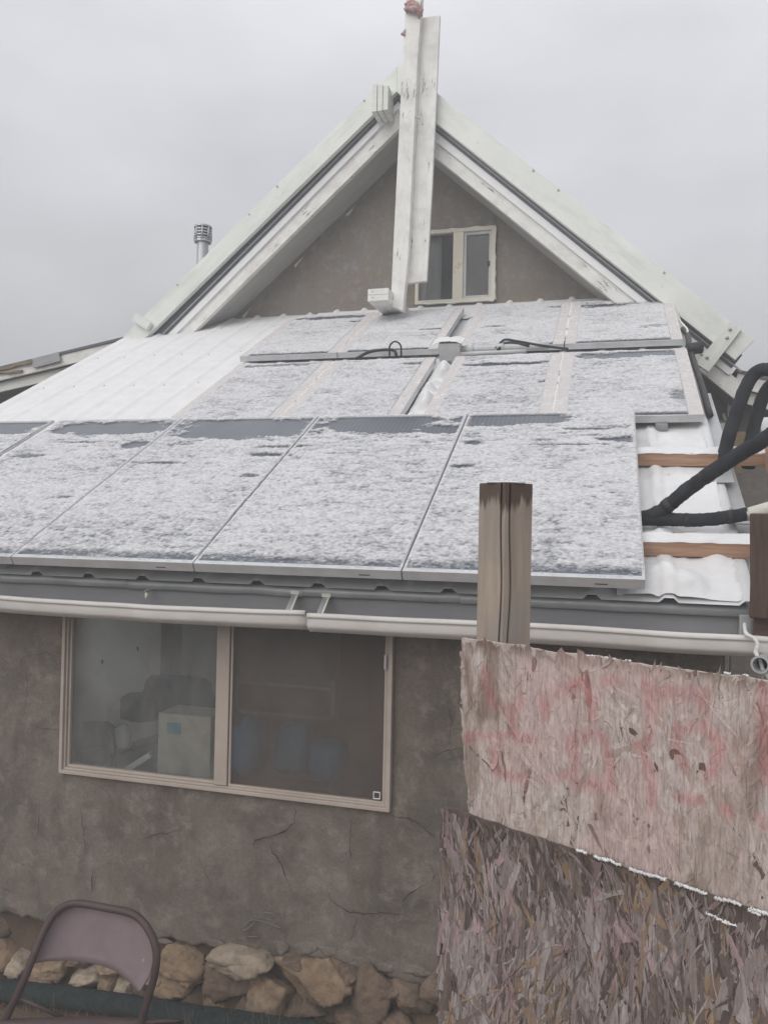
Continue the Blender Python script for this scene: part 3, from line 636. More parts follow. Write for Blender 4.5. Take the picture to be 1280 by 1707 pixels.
# sheet screws
scr = []
for j, v in enumerate(np.arange(0.35, 5.3, 0.9)):
    for i in range(18):
        u = UL+0.10+RIB*i+0.065
        if u > -3.1 and u < 0.2: continue
        if u > UR-.02: continue
        q = RP(u, v+rng.normal(0, .02), -0.147); nn = RN
        o = tube('screw', [q, q+nn*0.024], 0.006, 'galv', None, 6, 1); scr.append(o)
sc_ = join_mesh(scr, 'screws', parent=lr); sc_['kind'] = 'stuff'; sc_['label'] = 'small roofing screws on the ribbed sheet'

# gutter in two lengths with a kink at the joint
gt = empty('gutter', (-2, 3.47, 1.9)); gt.parent = house; gt.matrix_basis = mw0(house).inverted() @ Matrix.Translation((-2.0, 3.47, 1.9)); gt['label'] = 'white aluminium gutter sagging along the eave'
XJ = float(atY(511, 1020, 3.43)[0])
prof = [(3.550, 1.960), (3.550, 1.912), (3.545, 1.905), (3.472, 1.905), (3.462, 1.909), (3.452, 1.918), (3.440, 1.925), (3.431, 1.938), (3.430, 1.968), (3.429, 1.974), (3.420, 1.977), (3.418, 1.981), (3.419, 1.993), (3.424, 1.997), (3.440, 1.997), (3.444, 1.992)]
for a, b, dz, sd in ((-5.1, XJ-0.002, 0.003, 61), (XJ+0.003, 0.74, -0.002, 67)):
    xs_ = np.linspace(a, b, 70)
    wob = 0.010*(fbm(xs_*1.3, xs_*0, 3, sd)-0.5)*2+dz*(1-sst(0, .5, np.abs(xs_-XJ)))-0.004*sst(-0.5, 0.7, xs_)
    X_ = np.repeat(xs_[:, None], len(prof), 1); Y_ = np.array([[p[0] for p in prof]]*len(xs_)); Z_ = np.array([[p[1] for p in prof]]*len(xs_))
    fr = np.clip((3.55-Y_)/0.12, 0, 1); Z_ = Z_+wob[:, None]*fr; Y_ = Y_-0.6*wob[:, None]*fr*sst(1.93, 1.99, Z_)
    o = grid_mesh('gutter_length', X_, Y_, Z_, 'gutter', None, gt, smooth=False)
    s_ = o.modifiers.new('thickness', 'SOLIDIFY'); s_.thickness = 0.0025
for x, y0, y1 in ((490, 986, 1014), (542, 991, 1018)):
    a = atY(x+2, y0, 3.535); b = np.array([a[0]-0.01, 3.452, 1.978])
    h_ = bar('hanger_strap', a, b, 0.022, 0.003, 'galv', gt, bv=0.001); bar('hanger_strap', a+np.array([.018, 0, 0.002]), b+np.array([.018, 0, .002]), 0.010, 0.005, 'pvc', gt, bv=0.001)
    box('hanger_clip', a[0]-0.018, a[0]+0.026, 3.520, 3.534, a[2]-0.012, a[2]+0.006, 'pvc', gt, 0.002)
q = atY(245, 984, 3.50); tube('hook_screw', [q+np.array([0.03, .04, 0.012]), q, q+np.array([-0.006, -.01, -.006])], 0.005, 'galv', gt, 6, 3); tube('hook_stub', [q+np.array([0, 0, -0.012]), q+np.array([0.0, -0.0, -0.04])], 0.009, 'pvc', gt, 8, 1)

# lower window
lw = empty('window', (WX0, YW, WZ0)); lw.parent = house; lw.matrix_basis = mw0(house).inverted() @ Matrix.Translation((WX0, YW, WZ0)); lw['label'] = 'wide sliding window with almond vinyl frame'
window_frame(WX0-0.004, WX1+0.004, WZ0-0.004, WZ1+0.004, YW-0.035, YW+0.06, 0.019, 'vinyl', lw)
window_frame(WX0+0.015, WX1-0.015, WZ0+0.015, WZ1-0.015, YW-0.02, YW+0.05, 0.011, 'vinyl', lw, 'inner_frame')
window_frame(WX0+0.026, -1.829, WZ0+0.026, WZ1-0.026, YW-0.005, YW+0.03, 0.013, 'vinyl', lw, 'sash')
box('meeting_stile', -1.901, -1.829, YW-0.028, YW+0.03, WZ0+0.03, WZ1-0.03, 'vinyl', lw)
window_frame(-1.826, WX1-0.026, WZ0+0.026, WZ1-0.026, YW-0.018, YW+0.0, 0.012, 'vinyl', lw, 'screen_frame')
for a, b, Y in ((WX0+0.03, -1.88, YW+0.012), (-1.87, WX1-0.03, YW+0.034)):
    mesh_obj('pane', [(a, Y, WZ0+0.03), (b, Y, WZ0+0.03), (b, Y, WZ1-0.03), (a, Y, WZ1-0.03)], [(0, 1, 2, 3)], 'glass', lw)
mesh_obj('insect_screen', [(-1.83, YW-0.008, WZ0+0.036), (WX1-0.036, YW-0.008, WZ0+0.036), (WX1-0.036, YW-0.008, WZ1-0.036), (-1.83, YW-0.008, WZ1-0.036)], [(0, 1, 2, 3)], 'screen', lw)
q = atY(628, 1326, YW-0.022); window_frame(q[0]-.018, q[0]+.018, q[2]-.018, q[2]+.018, YW-0.026, YW-0.0185, 0.005, 'putty', lw, 'screen_corner_pull')
q = atY(644, 1103, YW-0.02); box('latch', q[0]-.006, q[0]+.006, YW-0.044, YW-0.034, q[2]-.035, q[2]+.035, 'galv', lw, 0.002)
for x, y in ((171, 1103), (230, 1081)): 
    q = atY(x, y, YW+0.010); box('dirt_speck', q[0]-.004, q[0]+.004, YW+.0085, YW+.0105, q[2]-.010, q[2]+.010, 'blackp', lw, 0)
# room behind the window
rm = empty('room', (-2, 5.2, 0.3)); rm.parent = house; rm.matrix_basis = mw0(house).inverted() @ Matrix.Translation((-2.0, 5.2, 0.3))
box('room_back_wall', -4.88, 0.3, 6.6, 6.7, 0.25, 2.4, 'room', rm, 0)
box('room_floor', -4.88, 0.3, 3.83, 6.6, 0.20, 0.25, 'room_floor', rm, 0)
box('room_side_wall', 0.3, 0.39, 3.83, 6.7, 0.25, 2.4, 'room', rm, 0)
q = atY(268, 1080, 5.6); q2 = atY(290, 1080, 5.6); box('room_pillar', q[0], q2[0], 5.6, 5.72, 0.25, 2.3, 'putty', rm)
box('window_ledge', -3.0, -0.8, 3.83, 4.05, 0.93, 0.965, 'room', rm)

# fieldstone footing: every stone a piece of its own
ft = empty('foundation', (-2, 3.75, 0.1)); ft.parent = house; ft.matrix_basis = mw0(house).inverted() @ Matrix.Translation((-2.0, 3.75, 0.1))
def rock(name, c, rx, ry, rz, mat, parent, seed, rot=0.0, seg=(20, 13), amp=0.24, planes=0):
    """uneven lump; with planes > 0 it is broken stone, cut by that many rough planes"""
    a_, b_ = seg; rr = np.random.default_rng(seed+500)
    th = np.linspace(0, 2*np.pi, a_, endpoint=False); ph = np.linspace(0.12, np.pi-0.12, b_)
    TH, PH = np.meshgrid(th, ph, indexing='ij')
    x = np.cos(TH)*np.sin(PH); y = np.sin(TH)*np.sin(PH); z = np.cos(PH)
    if planes:
        nv = rr.normal(0, 1, (planes, 3)); nv[0] = (0, -1, .15); nv /= np.linalg.norm(nv, axis=1)[:, None]; dd = rr.uniform(.62, 1.0, planes); dd[0] = .75
        dt = np.maximum(nv[:, 0, None, None]*x+nv[:, 1, None, None]*y+nv[:, 2, None, None]*z, 1e-3)
        k = np.minimum((dd[:, None, None]/dt).min(0), 1.25)
        n_ = 1+0.20*(fbm(x*2.5+seed*3.1, z*2.5+y*1.2+seed, 4, seed, .6)-0.5)+0.10*(fbm(x*8+seed, z*8-y*4, 3, seed+9)-0.5)
    else:
        k = 1/np.maximum.reduce([np.abs(x), np.abs(y), np.abs(z)])**0.45
        n_ = 1+amp*2*(fbm(x*1.6+seed*3.1, z*1.6+y*1.2+seed, 4, seed)-0.5)+0.16*(fbm(x*5+seed, z*5-y*4, 3, seed+9)-0.5)
    x, y, z = x*k*n_*rx, y*k*n_*ry, z*k*n_*rz
    cr_, sr_ = math.cos(rot), math.sin(rot); x, z = x*cr_-z*sr_, x*sr_+z*cr_
    V = np.stack([x+c[0], y+c[1], z+c[2]], -1).reshape(-1, 3); Fc = []
    for i in range(a_):
        for j in range(b_-1): Fc.append((i*b_+j, i*b_+j+1, ((i+1) % a_)*b_+j+1, ((i+1) % a_)*b_+j))
    Fc += [tuple(i*b_ for i in range(a_)), tuple(i*b_+b_-1 for i in range(a_))[::-1]]
    return mesh_obj(name, V, Fc, mat, parent, smooth=True)
stones = [(300, 1602, 78, 46, 'stone', .05), (403, 1598, 122, 44, 'stone3', -.22), (372, 1636, 92, 60, 'stone2', .1), (447, 1668, 74, 92, 'stone', .05), (535, 1634, 122, 76, 'stone', .03),
          (622, 1658, 54, 76, 'stone2', .2), (684, 1664, 56, 46, 'stone2', 0), (290, 1645, 66, 38, 'stone', .1), (148, 1626, 66, 34, 'stone3', -.2), (182, 1643, 46, 28, 'stone', -.3), (66, 1622, 66, 44, 'stone', .1),
          (8, 1595, 50, 42, 'stone', .2), (20, 1640, 50, 38, 'stone2', 0), (110, 1650, 46, 40, 'stone2', 0), (230, 1610, 44, 36, 'stone2', 0), (235, 1655, 40, 40, 'stone2', .3), (490, 1690, 46, 40, 'stone2', .3), (585, 1692, 40, 34, 'stone2', .1), (408, 1688, 40, 40, 'stone2', 0), (655, 1700, 50, 36, 'stone2', 0), (735, 1650, 60, 46, 'stone2', 0), (335, 1672, 50, 36, 'stone2', 0), (40, 1600, 40, 30, 'stone3', .3), (95, 1612, 40, 32, 'stone', .2), (130, 1600, 36, 26, 'stone2', 0), (190, 1606, 44, 32, 'stone', -.2), (215, 1640, 36, 30, 'stone3', .3), (262, 1625, 34, 26, 'stone', .2), (330, 1625, 34, 26, 'stone', 0), (60, 1655, 50, 34, 'stone', .2), (160, 1664, 50, 30, 'stone2', .1), (268, 1672, 56, 36, 'stone2', .2), (500, 1600, 40, 22, 'stone2', 0), (582, 1625, 34, 40, 'stone2', .2), (652, 1650, 34, 40, 'stone2', 0), (520, 1680, 50, 34, 'stone2', 0), (370, 1678, 44, 34, 'stone', .2)]
PXM = 3.86/FPX
for i, (x, y, w, h, mt_, rt) in enumerate(stones):
    q = atY(x, y, YW-0.01); rock('stone', (q[0], YW+0.02-0.03*(mt_ == 'stone3')-.015*(mt_ == 'stone'), q[2]), w*PXM*.60, 0.12, h*PXM*.60, mt_, ft, i+3, -rt, (44, 28), .24, 13)
k = 0
for x in np.arange(-4.9, -3.1, 0.2):
    rock('stone', (x, YW+0.05, 0.12+0.1*(k % 2)), 0.13, 0.11, 0.09, 'stone2' if k % 3 else 'stone', ft, 60+k, 0.1*(k % 3), (32, 20), .24, 13); k += 1
for x in np.arange(-0.5, 0.5, 0.2):
    rock('stone', (x, YW+0.05, 0.14), 0.13, 0.11, 0.10, 'stone2' if k % 3 else 'stone', ft, 60+k, 0.1*(k % 3), (32, 20), .24, 13); k += 1
# earth packed between the stones
xs_ = np.arange(-5, 0.52, 0.03); zs_ = np.arange(-0.30, 0.40, 0.03); XX, ZZ = np.meshgrid(xs_, zs_, indexing='ij')
o = grid_mesh('packed_earth', XX, YW+0.06-0.05*fbm(XX*6, ZZ*6, 4, 91)-0.22*sst(0.02, -0.30, ZZ-.10*sst(-2.5, -1.1, XX)), ZZ, 'dirt', None, ft)
# crumbled mortar lumps along the ragged edge
mortar = [(468, 1586, 20, 16), (505, 1590, 34, 16), (545, 1594, 30, 14), (575, 1602, 30, 20), (600, 1612, 30, 18), (640, 1622, 26, 10), (690, 1626, 40, 10), (420, 1585, 20, 10), (712, 1632, 26, 8), (268, 1574, 24, 8), (355, 1578, 30, 10)]
for i, (x, y, w, h) in enumerate(mortar):
    q = atY(x, y, YW-0.02); rock('mortar_lump', (q[0], YW+0.006, q[2]+.012), w*PXM*.75, 0.024, h*PXM*.75, 'stucco', ft, 120+i, 0, (26, 16), 0.5, 16)
# scar in the stucco with pale lips
for pts in ([(404, 1547), (420, 1534), (445, 1538), (470, 1548)], [(404, 1552), (418, 1545), (424, 1537)], [(438, 1522), (452, 1522), (460, 1528)], [(414, 1562), (430, 1561)]):
    tube('plaster_ridge', [atY(x, y, YW-0.022) for x, y in pts], 0.0035, 'mortar', ft, 6, 5, 0.4)

# straw and dry grass: uncountable
V = []; Fc = []
def blade(p, d, L, w):
    k = len(V); d = np.array(d); s = np.cross(d, (0, 1, 0.2)); s = s/np.linalg.norm(s)*w
    q = np.array(p); dr = d*L/3
    for i in range(4):
        e = s*(1-i/3.2); V.append(q+e); V.append(q-e); q = q+dr; dr = dr+np.array([0, 0, -0.12*L/3*i])+rng.normal(0, .06*L/3, 3)
    for i in range(3): Fc.append((k+2*i, k+2*i+1, k+2*i+3, k+2*i+2))
for i in range(900):
    x = rng.uniform(-4.2, -0.55); y = 3.64-abs(rng.normal(0, .12)); z = -.16+.13*float(sst(-2.5, -1.1, np.array(x)))+.03*float(sst(3.4, 3.75, np.array(y)))+.01
    if rng.random() < 0.35: x = rng.normal(-1.35, .28)
    a = rng.uniform(0, 2*math.pi); t_ = rng.uniform(0.1, 1.2)
    blade((x, y, z), (math.cos(a)*math.sin(t_), -abs(math.sin(a))*math.sin(t_)*.6, math.cos(t_)), rng.uniform(.04, .17), rng.uniform(.0008, .0022))
for x, y in ((330, 1565), (350, 1570), (20, 1560), (15, 1580), (90, 1545), (310, 1568), (440, 1560)):
    for k in range(5):
        q = atY(x+rng.normal(0, 12), y+rng.normal(0, 4), YW-0.035); a = rng.uniform(-1.4, 1.4); blade(q, (math.sin(a), -.2, math.cos(a)), rng.uniform(.03, .08), .0012)
gr = mesh_obj('straw', V, Fc, 'straw'); tag(gr, 'dry straw and dead grass along the stone footing', kind='stuff')

# ================================================================== THINGS IN THE ROOM
MAT['cloth_navy'] = surf('navy_upholstery', (0.10, 0.105, 0.125), (0.15, 0.155, 0.175), 8, rough=0.9, bs=30)
MAT['carton'] = surf('whitish_carton', (0.40, 0.36, 0.29), (0.56, 0.55, 0.50), 6, rough=0.8, bs=0, dirt=((.34, .25, .15), 5, .8))
MAT['cyan'] = surf('cyan_print', (0.09, 0.28, 0.34), (0.16, 0.36, 0.42), 5, rough=0.7, bs=0)
MAT['blue_bag'] = surf('blue_plastic_bag', (0.02, 0.18, 0.36), (0.05, 0.32, 0.52), 6, rough=0.45, bs=12, bd=0.02)
MAT['brown_cloth'] = surf('dark_brown_blanket', (0.10, 0.06, 0.045), (0.17, 0.11, 0.09), 6, rough=0.9, bs=20)
MAT['maroon'] = surf('maroon_cushion', (0.16, 0.04, 0.04), (0.24, 0.08, 0.07), 6, rough=0.9, bs=20)
def blob(name, c, r, mat, parent=None, seed=1, amp=0.2, seg=(24, 15)): return rock(name, c, *r, mat, parent, seed, 0, seg, amp)
q = atY(285, 1165, 4.75); ac = empty('armchair', (q[0], 4.75, 0.25), 'dark blue grey armchair with black arm loop behind the left pane', 'armchair')
blob('backrest', (q[0], 4.85, q[2]-0.02), (0.27, 0.09, 0.16), 'cloth_navy', ac, 5, .1); blob('seat', (q[0]-.02, 4.62, q[2]-0.36), (0.27, 0.24, 0.08), 'cloth_navy', ac, 6, .1)
blob('side_cushion', (q[0]-0.25, 4.8, q[2]-0.08), (0.14, 0.09, 0.10), 'cloth_navy', ac, 7, .15)
al = [atY(x, y, 4.4) for x, y in ((178, 1290), (195, 1260), (192, 1225), (180, 1208), (168, 1212))]; tube('arm_loop', al, 0.02, 'blackp', ac, 8, 6)
al = [atY(x, y, 4.4) for x, y in ((195, 1250), (225, 1243), (262, 1232))]; tube('arm_rest', al, 0.03, 'blackp', ac, 8, 4)
for dx in (-.2, .2): tube('leg', [(q[0]+dx, 4.7, q[2]-.36), (q[0]+dx, 4.7, .25)], .018, 'blackp', ac, 6, 1)
a = atY(262, 1300, 4.08); b = atY(352, 1196, 4.08)
bx = empty('carton', (a[0], 4.1, a[2]), 'whitish carton with a cyan mark standing inside the window', 'box'); 
box('carton_body', a[0], b[0], 4.08, 4.30, 0.967, b[2], 'carton', bx, .004)
c1 = atY(279, 1222, 4.079); c2 = atY(302, 1206, 4.079); box('cyan_mark', c1[0], c2[0], 4.077, 4.0795, c1[2], c2[2], 'cyan', bx, 0)
blob_specs = [(415, 1245, 60, 95, 'blue_bag', 'blue plastic bag next to the window mullion behind the screen', 1), (490, 1250, 66, 90, 'blue_bag', 'second blue plastic bag from the mullion behind the screen', 2), (545, 1268, 70, 70, 'blue_bag', 'low dark blue bag under the brown blanket', 3)]
for x, y, w, h, mt_, lb, sd in blob_specs:
    q = atY(x, y, 4.12); o = blob('plastic_bag', (0, 0, 0), (w*PXM*.55, .09, h*PXM*.55), mt_, None, 30+sd, .25); o.location = (q[0], 4.14, max(q[2], .965+h*PXM*.5)); tag(o, lb, 'bag', 'blue bags on the window ledge')
q = atY(585, 1235, 4.25); o = blob('blanket', (0, 0, 0), (.20, .10, .10), 'brown_cloth', None, 44, .2); o.location = (q[0], 4.27, q[2]); tag(o, 'dark brown rolled blanket behind the right pane', 'blanket')
q = atY(145, 1240, 4.3); o = blob('cushion', (0, 0, 0), (.10, .09, .13), 'maroon', None, 46, .12); o.location = (q[0], 4.35, q[2]); tag(o, 'dark maroon cushion at the left end of the window', 'cushion')
a = atY(390, 1185, 5.0); b = atY(560, 1150, 5.0); sh = empty('shelf', (a[0], 5, .25), 'plain wooden shelf deep in the room behind the right pane', 'shelf')
for z in (a[2], b[2], a[2]-.4): box('board', a[0], b[0], 5.0, 5.25, z-.012, z+.012, 'room', sh)
for x in (a[0]+.02, b[0]-.02): box('upright', x-.015, x+.015, 5.0, 5.25, .25, b[2]+.05, 'room', sh)

q = atY(198, 1232, 4.2); o = rock('jug', (0, 0, 0), .045, .04, .075, 'putty', None, 81, .2, (18, 12), .1); o.location = (q[0], 4.25, q[2]); tag(o, 'pale jug beside the black arm loop behind the left pane', 'jug')
a = atY(205, 1292, 4.05); b = atY(236, 1262, 4.05); o = bar('paper_roll', (a[0], 4.08, a[2]+.02), (b[0]+.02, 4.12, b[2]), .05, .03, 'putty', None); tag(o, 'pale slanting paper roll on the sill behind the left pane', 'paper')
q = atY(150, 1265, 4.1); o = rock('wooden_bowl', (0, 0, 0), .09, .07, .05, 'brown_cloth', None, 83, 0, (18, 12), .1); o.location = (q[0], 4.15, q[2]); tag(o, 'dark brown bowl at the lower left corner behind the glass', 'bowl')
a = atY(565, 1200, 4.9); b = atY(640, 1080, 4.9); o = box('brown_curtain', a[0], b[0], 4.9, 4.93, .3, b[2]+.2, 'brown_cloth', None, .004); tag(o, 'brown hanging cloth in the right half of the room', 'curtain')
# ================================================================== SOLAR PANELS
FR = 0.045
def frame_mesh(u0, u1, v0, v1, wt, side, tb, mat, parent):
    """hollow aluminium frame: outer skirt, top lip and inner edge"""
    V = []; Fc = []
    rings = [((u0, v0, u1, v1), wt-FR), ((u0, v0, u1, v1), wt), ((u0+side, v0+tb, u1-side, v1-tb), wt), ((u0+side, v0+tb, u1-side, v1-tb), wt-0.006)]
    for (a, b, c, d), w in rings:
        for u, v in ((a, b), (c, b), (c, d), (a, d)): V.append((u, v, w))
    for r in range(3):
        for k in range(4): Fc.append((r*4+k, r*4+(k+1) % 4, r*4+4+(k+1) % 4, r*4+4+k))
    Fc.append((3, 2, 1, 0))
    return mesh_obj('frame', V, Fc, mat, parent, mw=ROOFM)
def panel(u0, u1, v0, v1, wt, label, group, side=0.012, tb=0.012, beige=False):
    p = empty('solar_panel', tuple(RP((u0+u1)/2, v0, wt-FR)), label, 'solar panel', group)
    frame_mesh(u0, u1, v0, v1, wt, 0.012, tb, 'alu', p)
    V = [(u0+.0115, v0+tb-.0005, wt-.0055), (u1-.0115, v0+tb-.0005, wt-.0055), (u1-.0115, v1-tb+.0005, wt-.0055), (u0+.0115, v1-tb+.0005, wt-.0055)]
    mesh_obj('glass', V, [(0, 1, 2, 3)], 'pv', p, mw=ROOFM)
    if beige:
        for a, b in ((u0+.001, u0+side), (u1-side, u1-.001)): box('side_border', a, b, v0+.002, v1-.002, wt+.0008, wt+.004, 'beige', p, .001, ROOFM)
    return p
def snow_patch(u0, u1, v0, v1, w, step, hfun, tfun=None, name='snow'):
    us_ = np.arange(u0, u1+step*.5, step); vs_ = np.arange(v0, v1+step*.5, step); U, Vv = np.meshgrid(us_, vs_, indexing='ij')
    h = hfun(U, Vv); H = np.maximum(h, -0.0015)
    kp = (np.maximum.reduce([h[:-1, :-1], h[1:, :-1], h[1:, 1:], h[:-1, 1:]]) > 0)
    th = np.clip(0.16+0.60*sst(0, .0065, h)+0.14*sst(.005, .010, h), 0, 1.3) if tfun is None else tfun(U, Vv, h)
    return U, Vv, w+H, kp, th
def snow_row(name, label, patches):
    """several patches of snow lying on one row, one uncountable cover"""
    VV_, QQ, TT, off = [], [], [], 0
    for U, Vv, Wv, kp, th in patches:
        X, Y, Z = roof_arrays(U, Vv, Wv); n_, m_ = X.shape; idx = np.arange(n_*m_).reshape(n_, m_)
        q = np.stack([idx[:-1, :-1], idx[1:, :-1], idx[1:, 1:], idx[:-1, 1:]], -1)[kp]
        used = np.unique(q); r_ = np.full(n_*m_, -1); r_[used] = np.arange(len(used))
        VV_.append(np.stack([X, Y, Z], -1).reshape(-1, 3)[used]); TT.append(th.ravel()[used]); QQ.append(r_[q]+off); off += len(used)
    co = np.concatenate(VV_); q = np.concatenate(QQ); th = np.concatenate(TT)
    me = D.meshes.new(name); me.vertices.add(len(co)); me.vertices.foreach_set('co', co.ravel().astype(np.float32))
    me.loops.add(q.size); me.loops.foreach_set('vertex_index', q.ravel().astype(np.int32))
    me.polygons.add(len(q)); me.polygons.foreach_set('loop_start', np.arange(0, q.size, 4, dtype=np.int32)); me.polygons.foreach_set('loop_total', np.full(len(q), 4, np.int32))
    me.update(calc_edges=True); me.polygons.foreach_set('use_smooth', np.ones(len(q), bool))
    a = me.attributes.new('thick', 'FLOAT', 'POINT'); a.data.foreach_set('value', th.astype(np.float32))
    me.materials.append(MAT['snow']); o = D.objects.new(name, me); COL.objects.link(o); tag(o, label, kind='stuff'); return o
def bare(U, Vv, spots, w=0.0):
    """wind-scoured places, given as (x, y, half-width, half-height in photo pixels, strength)"""
    b = np.zeros_like(U)
    wob = (fbm(U*7, Vv*22, 4, 77, .6)-0.5)*2.0+(fbm(U*36, Vv*70, 3, 78, .6)-0.5)*1.3
    for x, y, hw, hh, st in spots:
        if st < 1: hw, hh = hw*1.3, hh*.62
        u, v = RPi(x, y, w); ue, _ = RPi(x+hw, y, w); _, ve = RPi(x, y-hh, w)
        r = np.sqrt(np.abs((U-u)/(ue-u))**2.6+np.abs((Vv-v)/(ve-v))**2.6)
        b = np.maximum(b, st*(sst(1.2, 0.8, r+wob*0.45) if st >= 1 else sst(1.15, 0.6, r+wob*0.8)))
    return b
SEAM = []
# front row
edges = [(-4.86, -3.905), (-3.853, -2.856), (-2.849, -1.849), (-1.842, -0.849), (-0.842, 0.156)]
lab1 = ['cropped panel at the left end of the front row', 'second solar panel from the left in the front row', 'third solar panel of the front row with the largest bare strip at its top', 'front row solar panel directly left of the one behind the wooden post', 'right end solar panel of the front row behind the wooden post']
V1 = 1.885
for (a, b), l in zip(edges, lab1): 
    p = panel(a, b, 0, V1, 0.0, l, 'front row of solar panels', tb=0.028)
    q = (a+b)/2+0.33
    box('frame_slot', q-.025, q+.025, -0.0012, -0.0002, -.030, -.026, 'blackp', p, 0, ROOFM)
spots1 = [(25, 711, 48, 12, 1), (185, 714, 88, 10, 1), (232, 742, 20, 12, .8), (120, 738, 30, 3, .4), (415, 713, 118, 17, 1), (350, 722, 50, 8, 1), (448, 759, 26, 5, .6), (418, 794, 14, 5, .5), (470, 745, 40, 4, .5), (262, 772, 30, 3, .4),
          (635, 707, 92, 14, 1), (735, 716, 36, 7, 1), (855, 699, 95, 8, 1), (805, 709, 40, 5, .7), (790, 738, 16, 5, .6), (768, 778, 16, 5, .6), (1032, 732, 34, 8, .85), (975, 716, 40, 4, .5), (560, 757, 20, 3, .3), (105, 830, 12, 4, .4), (940, 742, 60, 3, .35), (50, 760, 20, 5, .4)]
def h1(U, Vv):
    h = 0.0056+0.0085*(fbm(U*60, Vv*75, 3, 201)-0.5)+0.0070*(fbm(U*13, Vv*36, 4, 205)-0.5)+0.004*(fbm(U*3, Vv*4, 3, 209)-0.5)
    h = h+0.0012*sst(.25, .8, Vv)
    h = h-0.0065*sst(0.11, 0.04, Vv)*(0.55+0.9*fbm(U*40, Vv*40, 3, 215))
    return h-0.016*bare(U, Vv, spots1)-0.004*sst(.55, .75, fbm(U*5, Vv*16, 4, 219))*sst(.9, 1.7, Vv)
def edge_line(U, Vv, a, b, v0, v1):                                # soft strip of snow left on the frame lips
    d = np.minimum(np.minimum(U-a, b-U), v1-Vv); return d
pt = []
for a, b in edges:
    def hf(U, Vv, a=a, b=b):
        h = h1(U, Vv); d = np.minimum(np.minimum(U-a, b-U), V1-Vv)
        rim = 0.006*sst(0.028, 0.012, d)*sst(0.05, 0.2, Vv)*(0.35+1.1*fbm(U*25, Vv*25, 3, 222))
        h = np.maximum(h, rim-0.0005)
        return np.where(d < 0.0015, -0.001, h)
    pt.append(snow_patch(a, b, 0.01, V1, 0.0006, 0.0075, hf))
snow_row('snow', 'patchy wind scoured snow lying on the front row of solar panels', pt)
# snow bridging the gap between the two left panels
# second and third rows
E2 = [(-3.04, -2.185), (-2.178, -1.325), (-1.165, -0.338), (-0.331, 0.553)]
E3 = [(-3.16, -2.250), (-2.243, -1.365), (-1.215, -0.345), (-0.335, 0.548)]
l2 = ['left end solar panel of the middle row', 'middle row solar panel just left of the snowy gap', 'middle row solar panel just right of the snowy gap', 'right end solar panel of the middle row']
l3 = ['left end solar panel of the top row below the white roof post', 'top row solar panel just left of the grey conduit gap', 'top row solar panel just right of the grey conduit gap', 'right end solar panel of the top row']
R2 = (1.93, 3.275); R3 = (3.56, 4.93); W2, W3 = -0.05, -0.062
for (a, b), l in zip(E2, l2): panel(a, b, *R2, W2, l, 'middle row of solar panels', side=0.085, beige=True)
for (a, b), l in zip(E3, l3): panel(a, b, *R3, W3, l, 'top row of solar panels', side=0.085, beige=True)
spots2 = [(1050, 591, 85, 8, .8), (850, 607, 70, 4, .8), (450, 610, 60, 4, .5), (915, 636, 14, 5, .8), (700, 606, 30, 3, .5), (1140, 660, 20, 20, .3)]
spots3 = [(560, 530, 60, 4, .8), (600, 536, 16, 3, .7), (1010, 509, 50, 5, .8), (820, 545, 16, 3, .6), (720, 549, 20, 3, .6), (1085, 545, 20, 4, .4), (940, 512, 30, 3, .3)]
def mkh(spots, w, v0, v1, sd, lift):
    def h(U, Vv):
        x = lift+0.0075*(fbm(U*55, Vv*65, 3, sd)-0.5)+0.0065*(fbm(U*12, Vv*30, 4, sd+5)-0.5)+0.005*(fbm(U*3, Vv*4, 3, sd+9)-0.5)
        x = x-0.012*sst(v0+0.07, v0+0.02, Vv)
        return x-0.012*bare(U, Vv, spots, w)
    return h
for E_, R_2, w, sp, sd, lift, nm, lb in ((E2, R2, W2, spots2, 301, 0.0062, 'snow', 'thin snow lying on the middle row of solar panels'), (E3, R3, W3, spots3, 341, 0.0072, 'snow', 'thin even snow lying on the top row of solar panels')):
    pt = []; hh = mkh(sp, w, *R_2, sd, lift)
    for a, b in E_:
        def hf(U, Vv, a=a, b=b):
            h = hh(U, Vv); d = np.minimum(U-a, b-U)
            h = np.where(d < 0.085, 0.0022+0.004*(fbm(U*20, Vv*12, 3, 361)-0.4), h)
            rim = 0.005*sst(0.03, 0.012, R_2[1]-Vv)*(0.5+1.0*fbm(U*25, Vv*25, 3, 222)); h = np.maximum(h, rim)
            return np.where((d < .003) | (Vv > R_2[1]-.002), -.001, h)
        pt.append(snow_patch(a, b, R_2[0]+.01, R_2[1], w+0.0042*0+0.001, 0.010, hf))
    # lift the cover over the borders
    pt = [(U, Vv, Wv+np.where(np.minimum(U-a, b-U) < .088, 0.0032, 0), kp, th) for (U, Vv, Wv, kp, th), (a, b) in zip(pt, E_)]
    snow_row(nm, lb, pt)
for E_, R_2, w in ((E2, R2, W2), (E3, R3, W3)):
    for k in (0, 2):
        a, b = E_[k][1]-.004, E_[k+1][0]+.004
        SEAM.append(snow_patch(a, b, R_2[0]+.015, R_2[1], w-.001, .0045, lambda U, V_: .0015+.004*fbm(U*30, V_*25, 3, 471)-.004*sst(.62, .7, fbm(U*9, V_*9, 3, 475)), lambda U, V_, h: np.full_like(U, 1.0)))
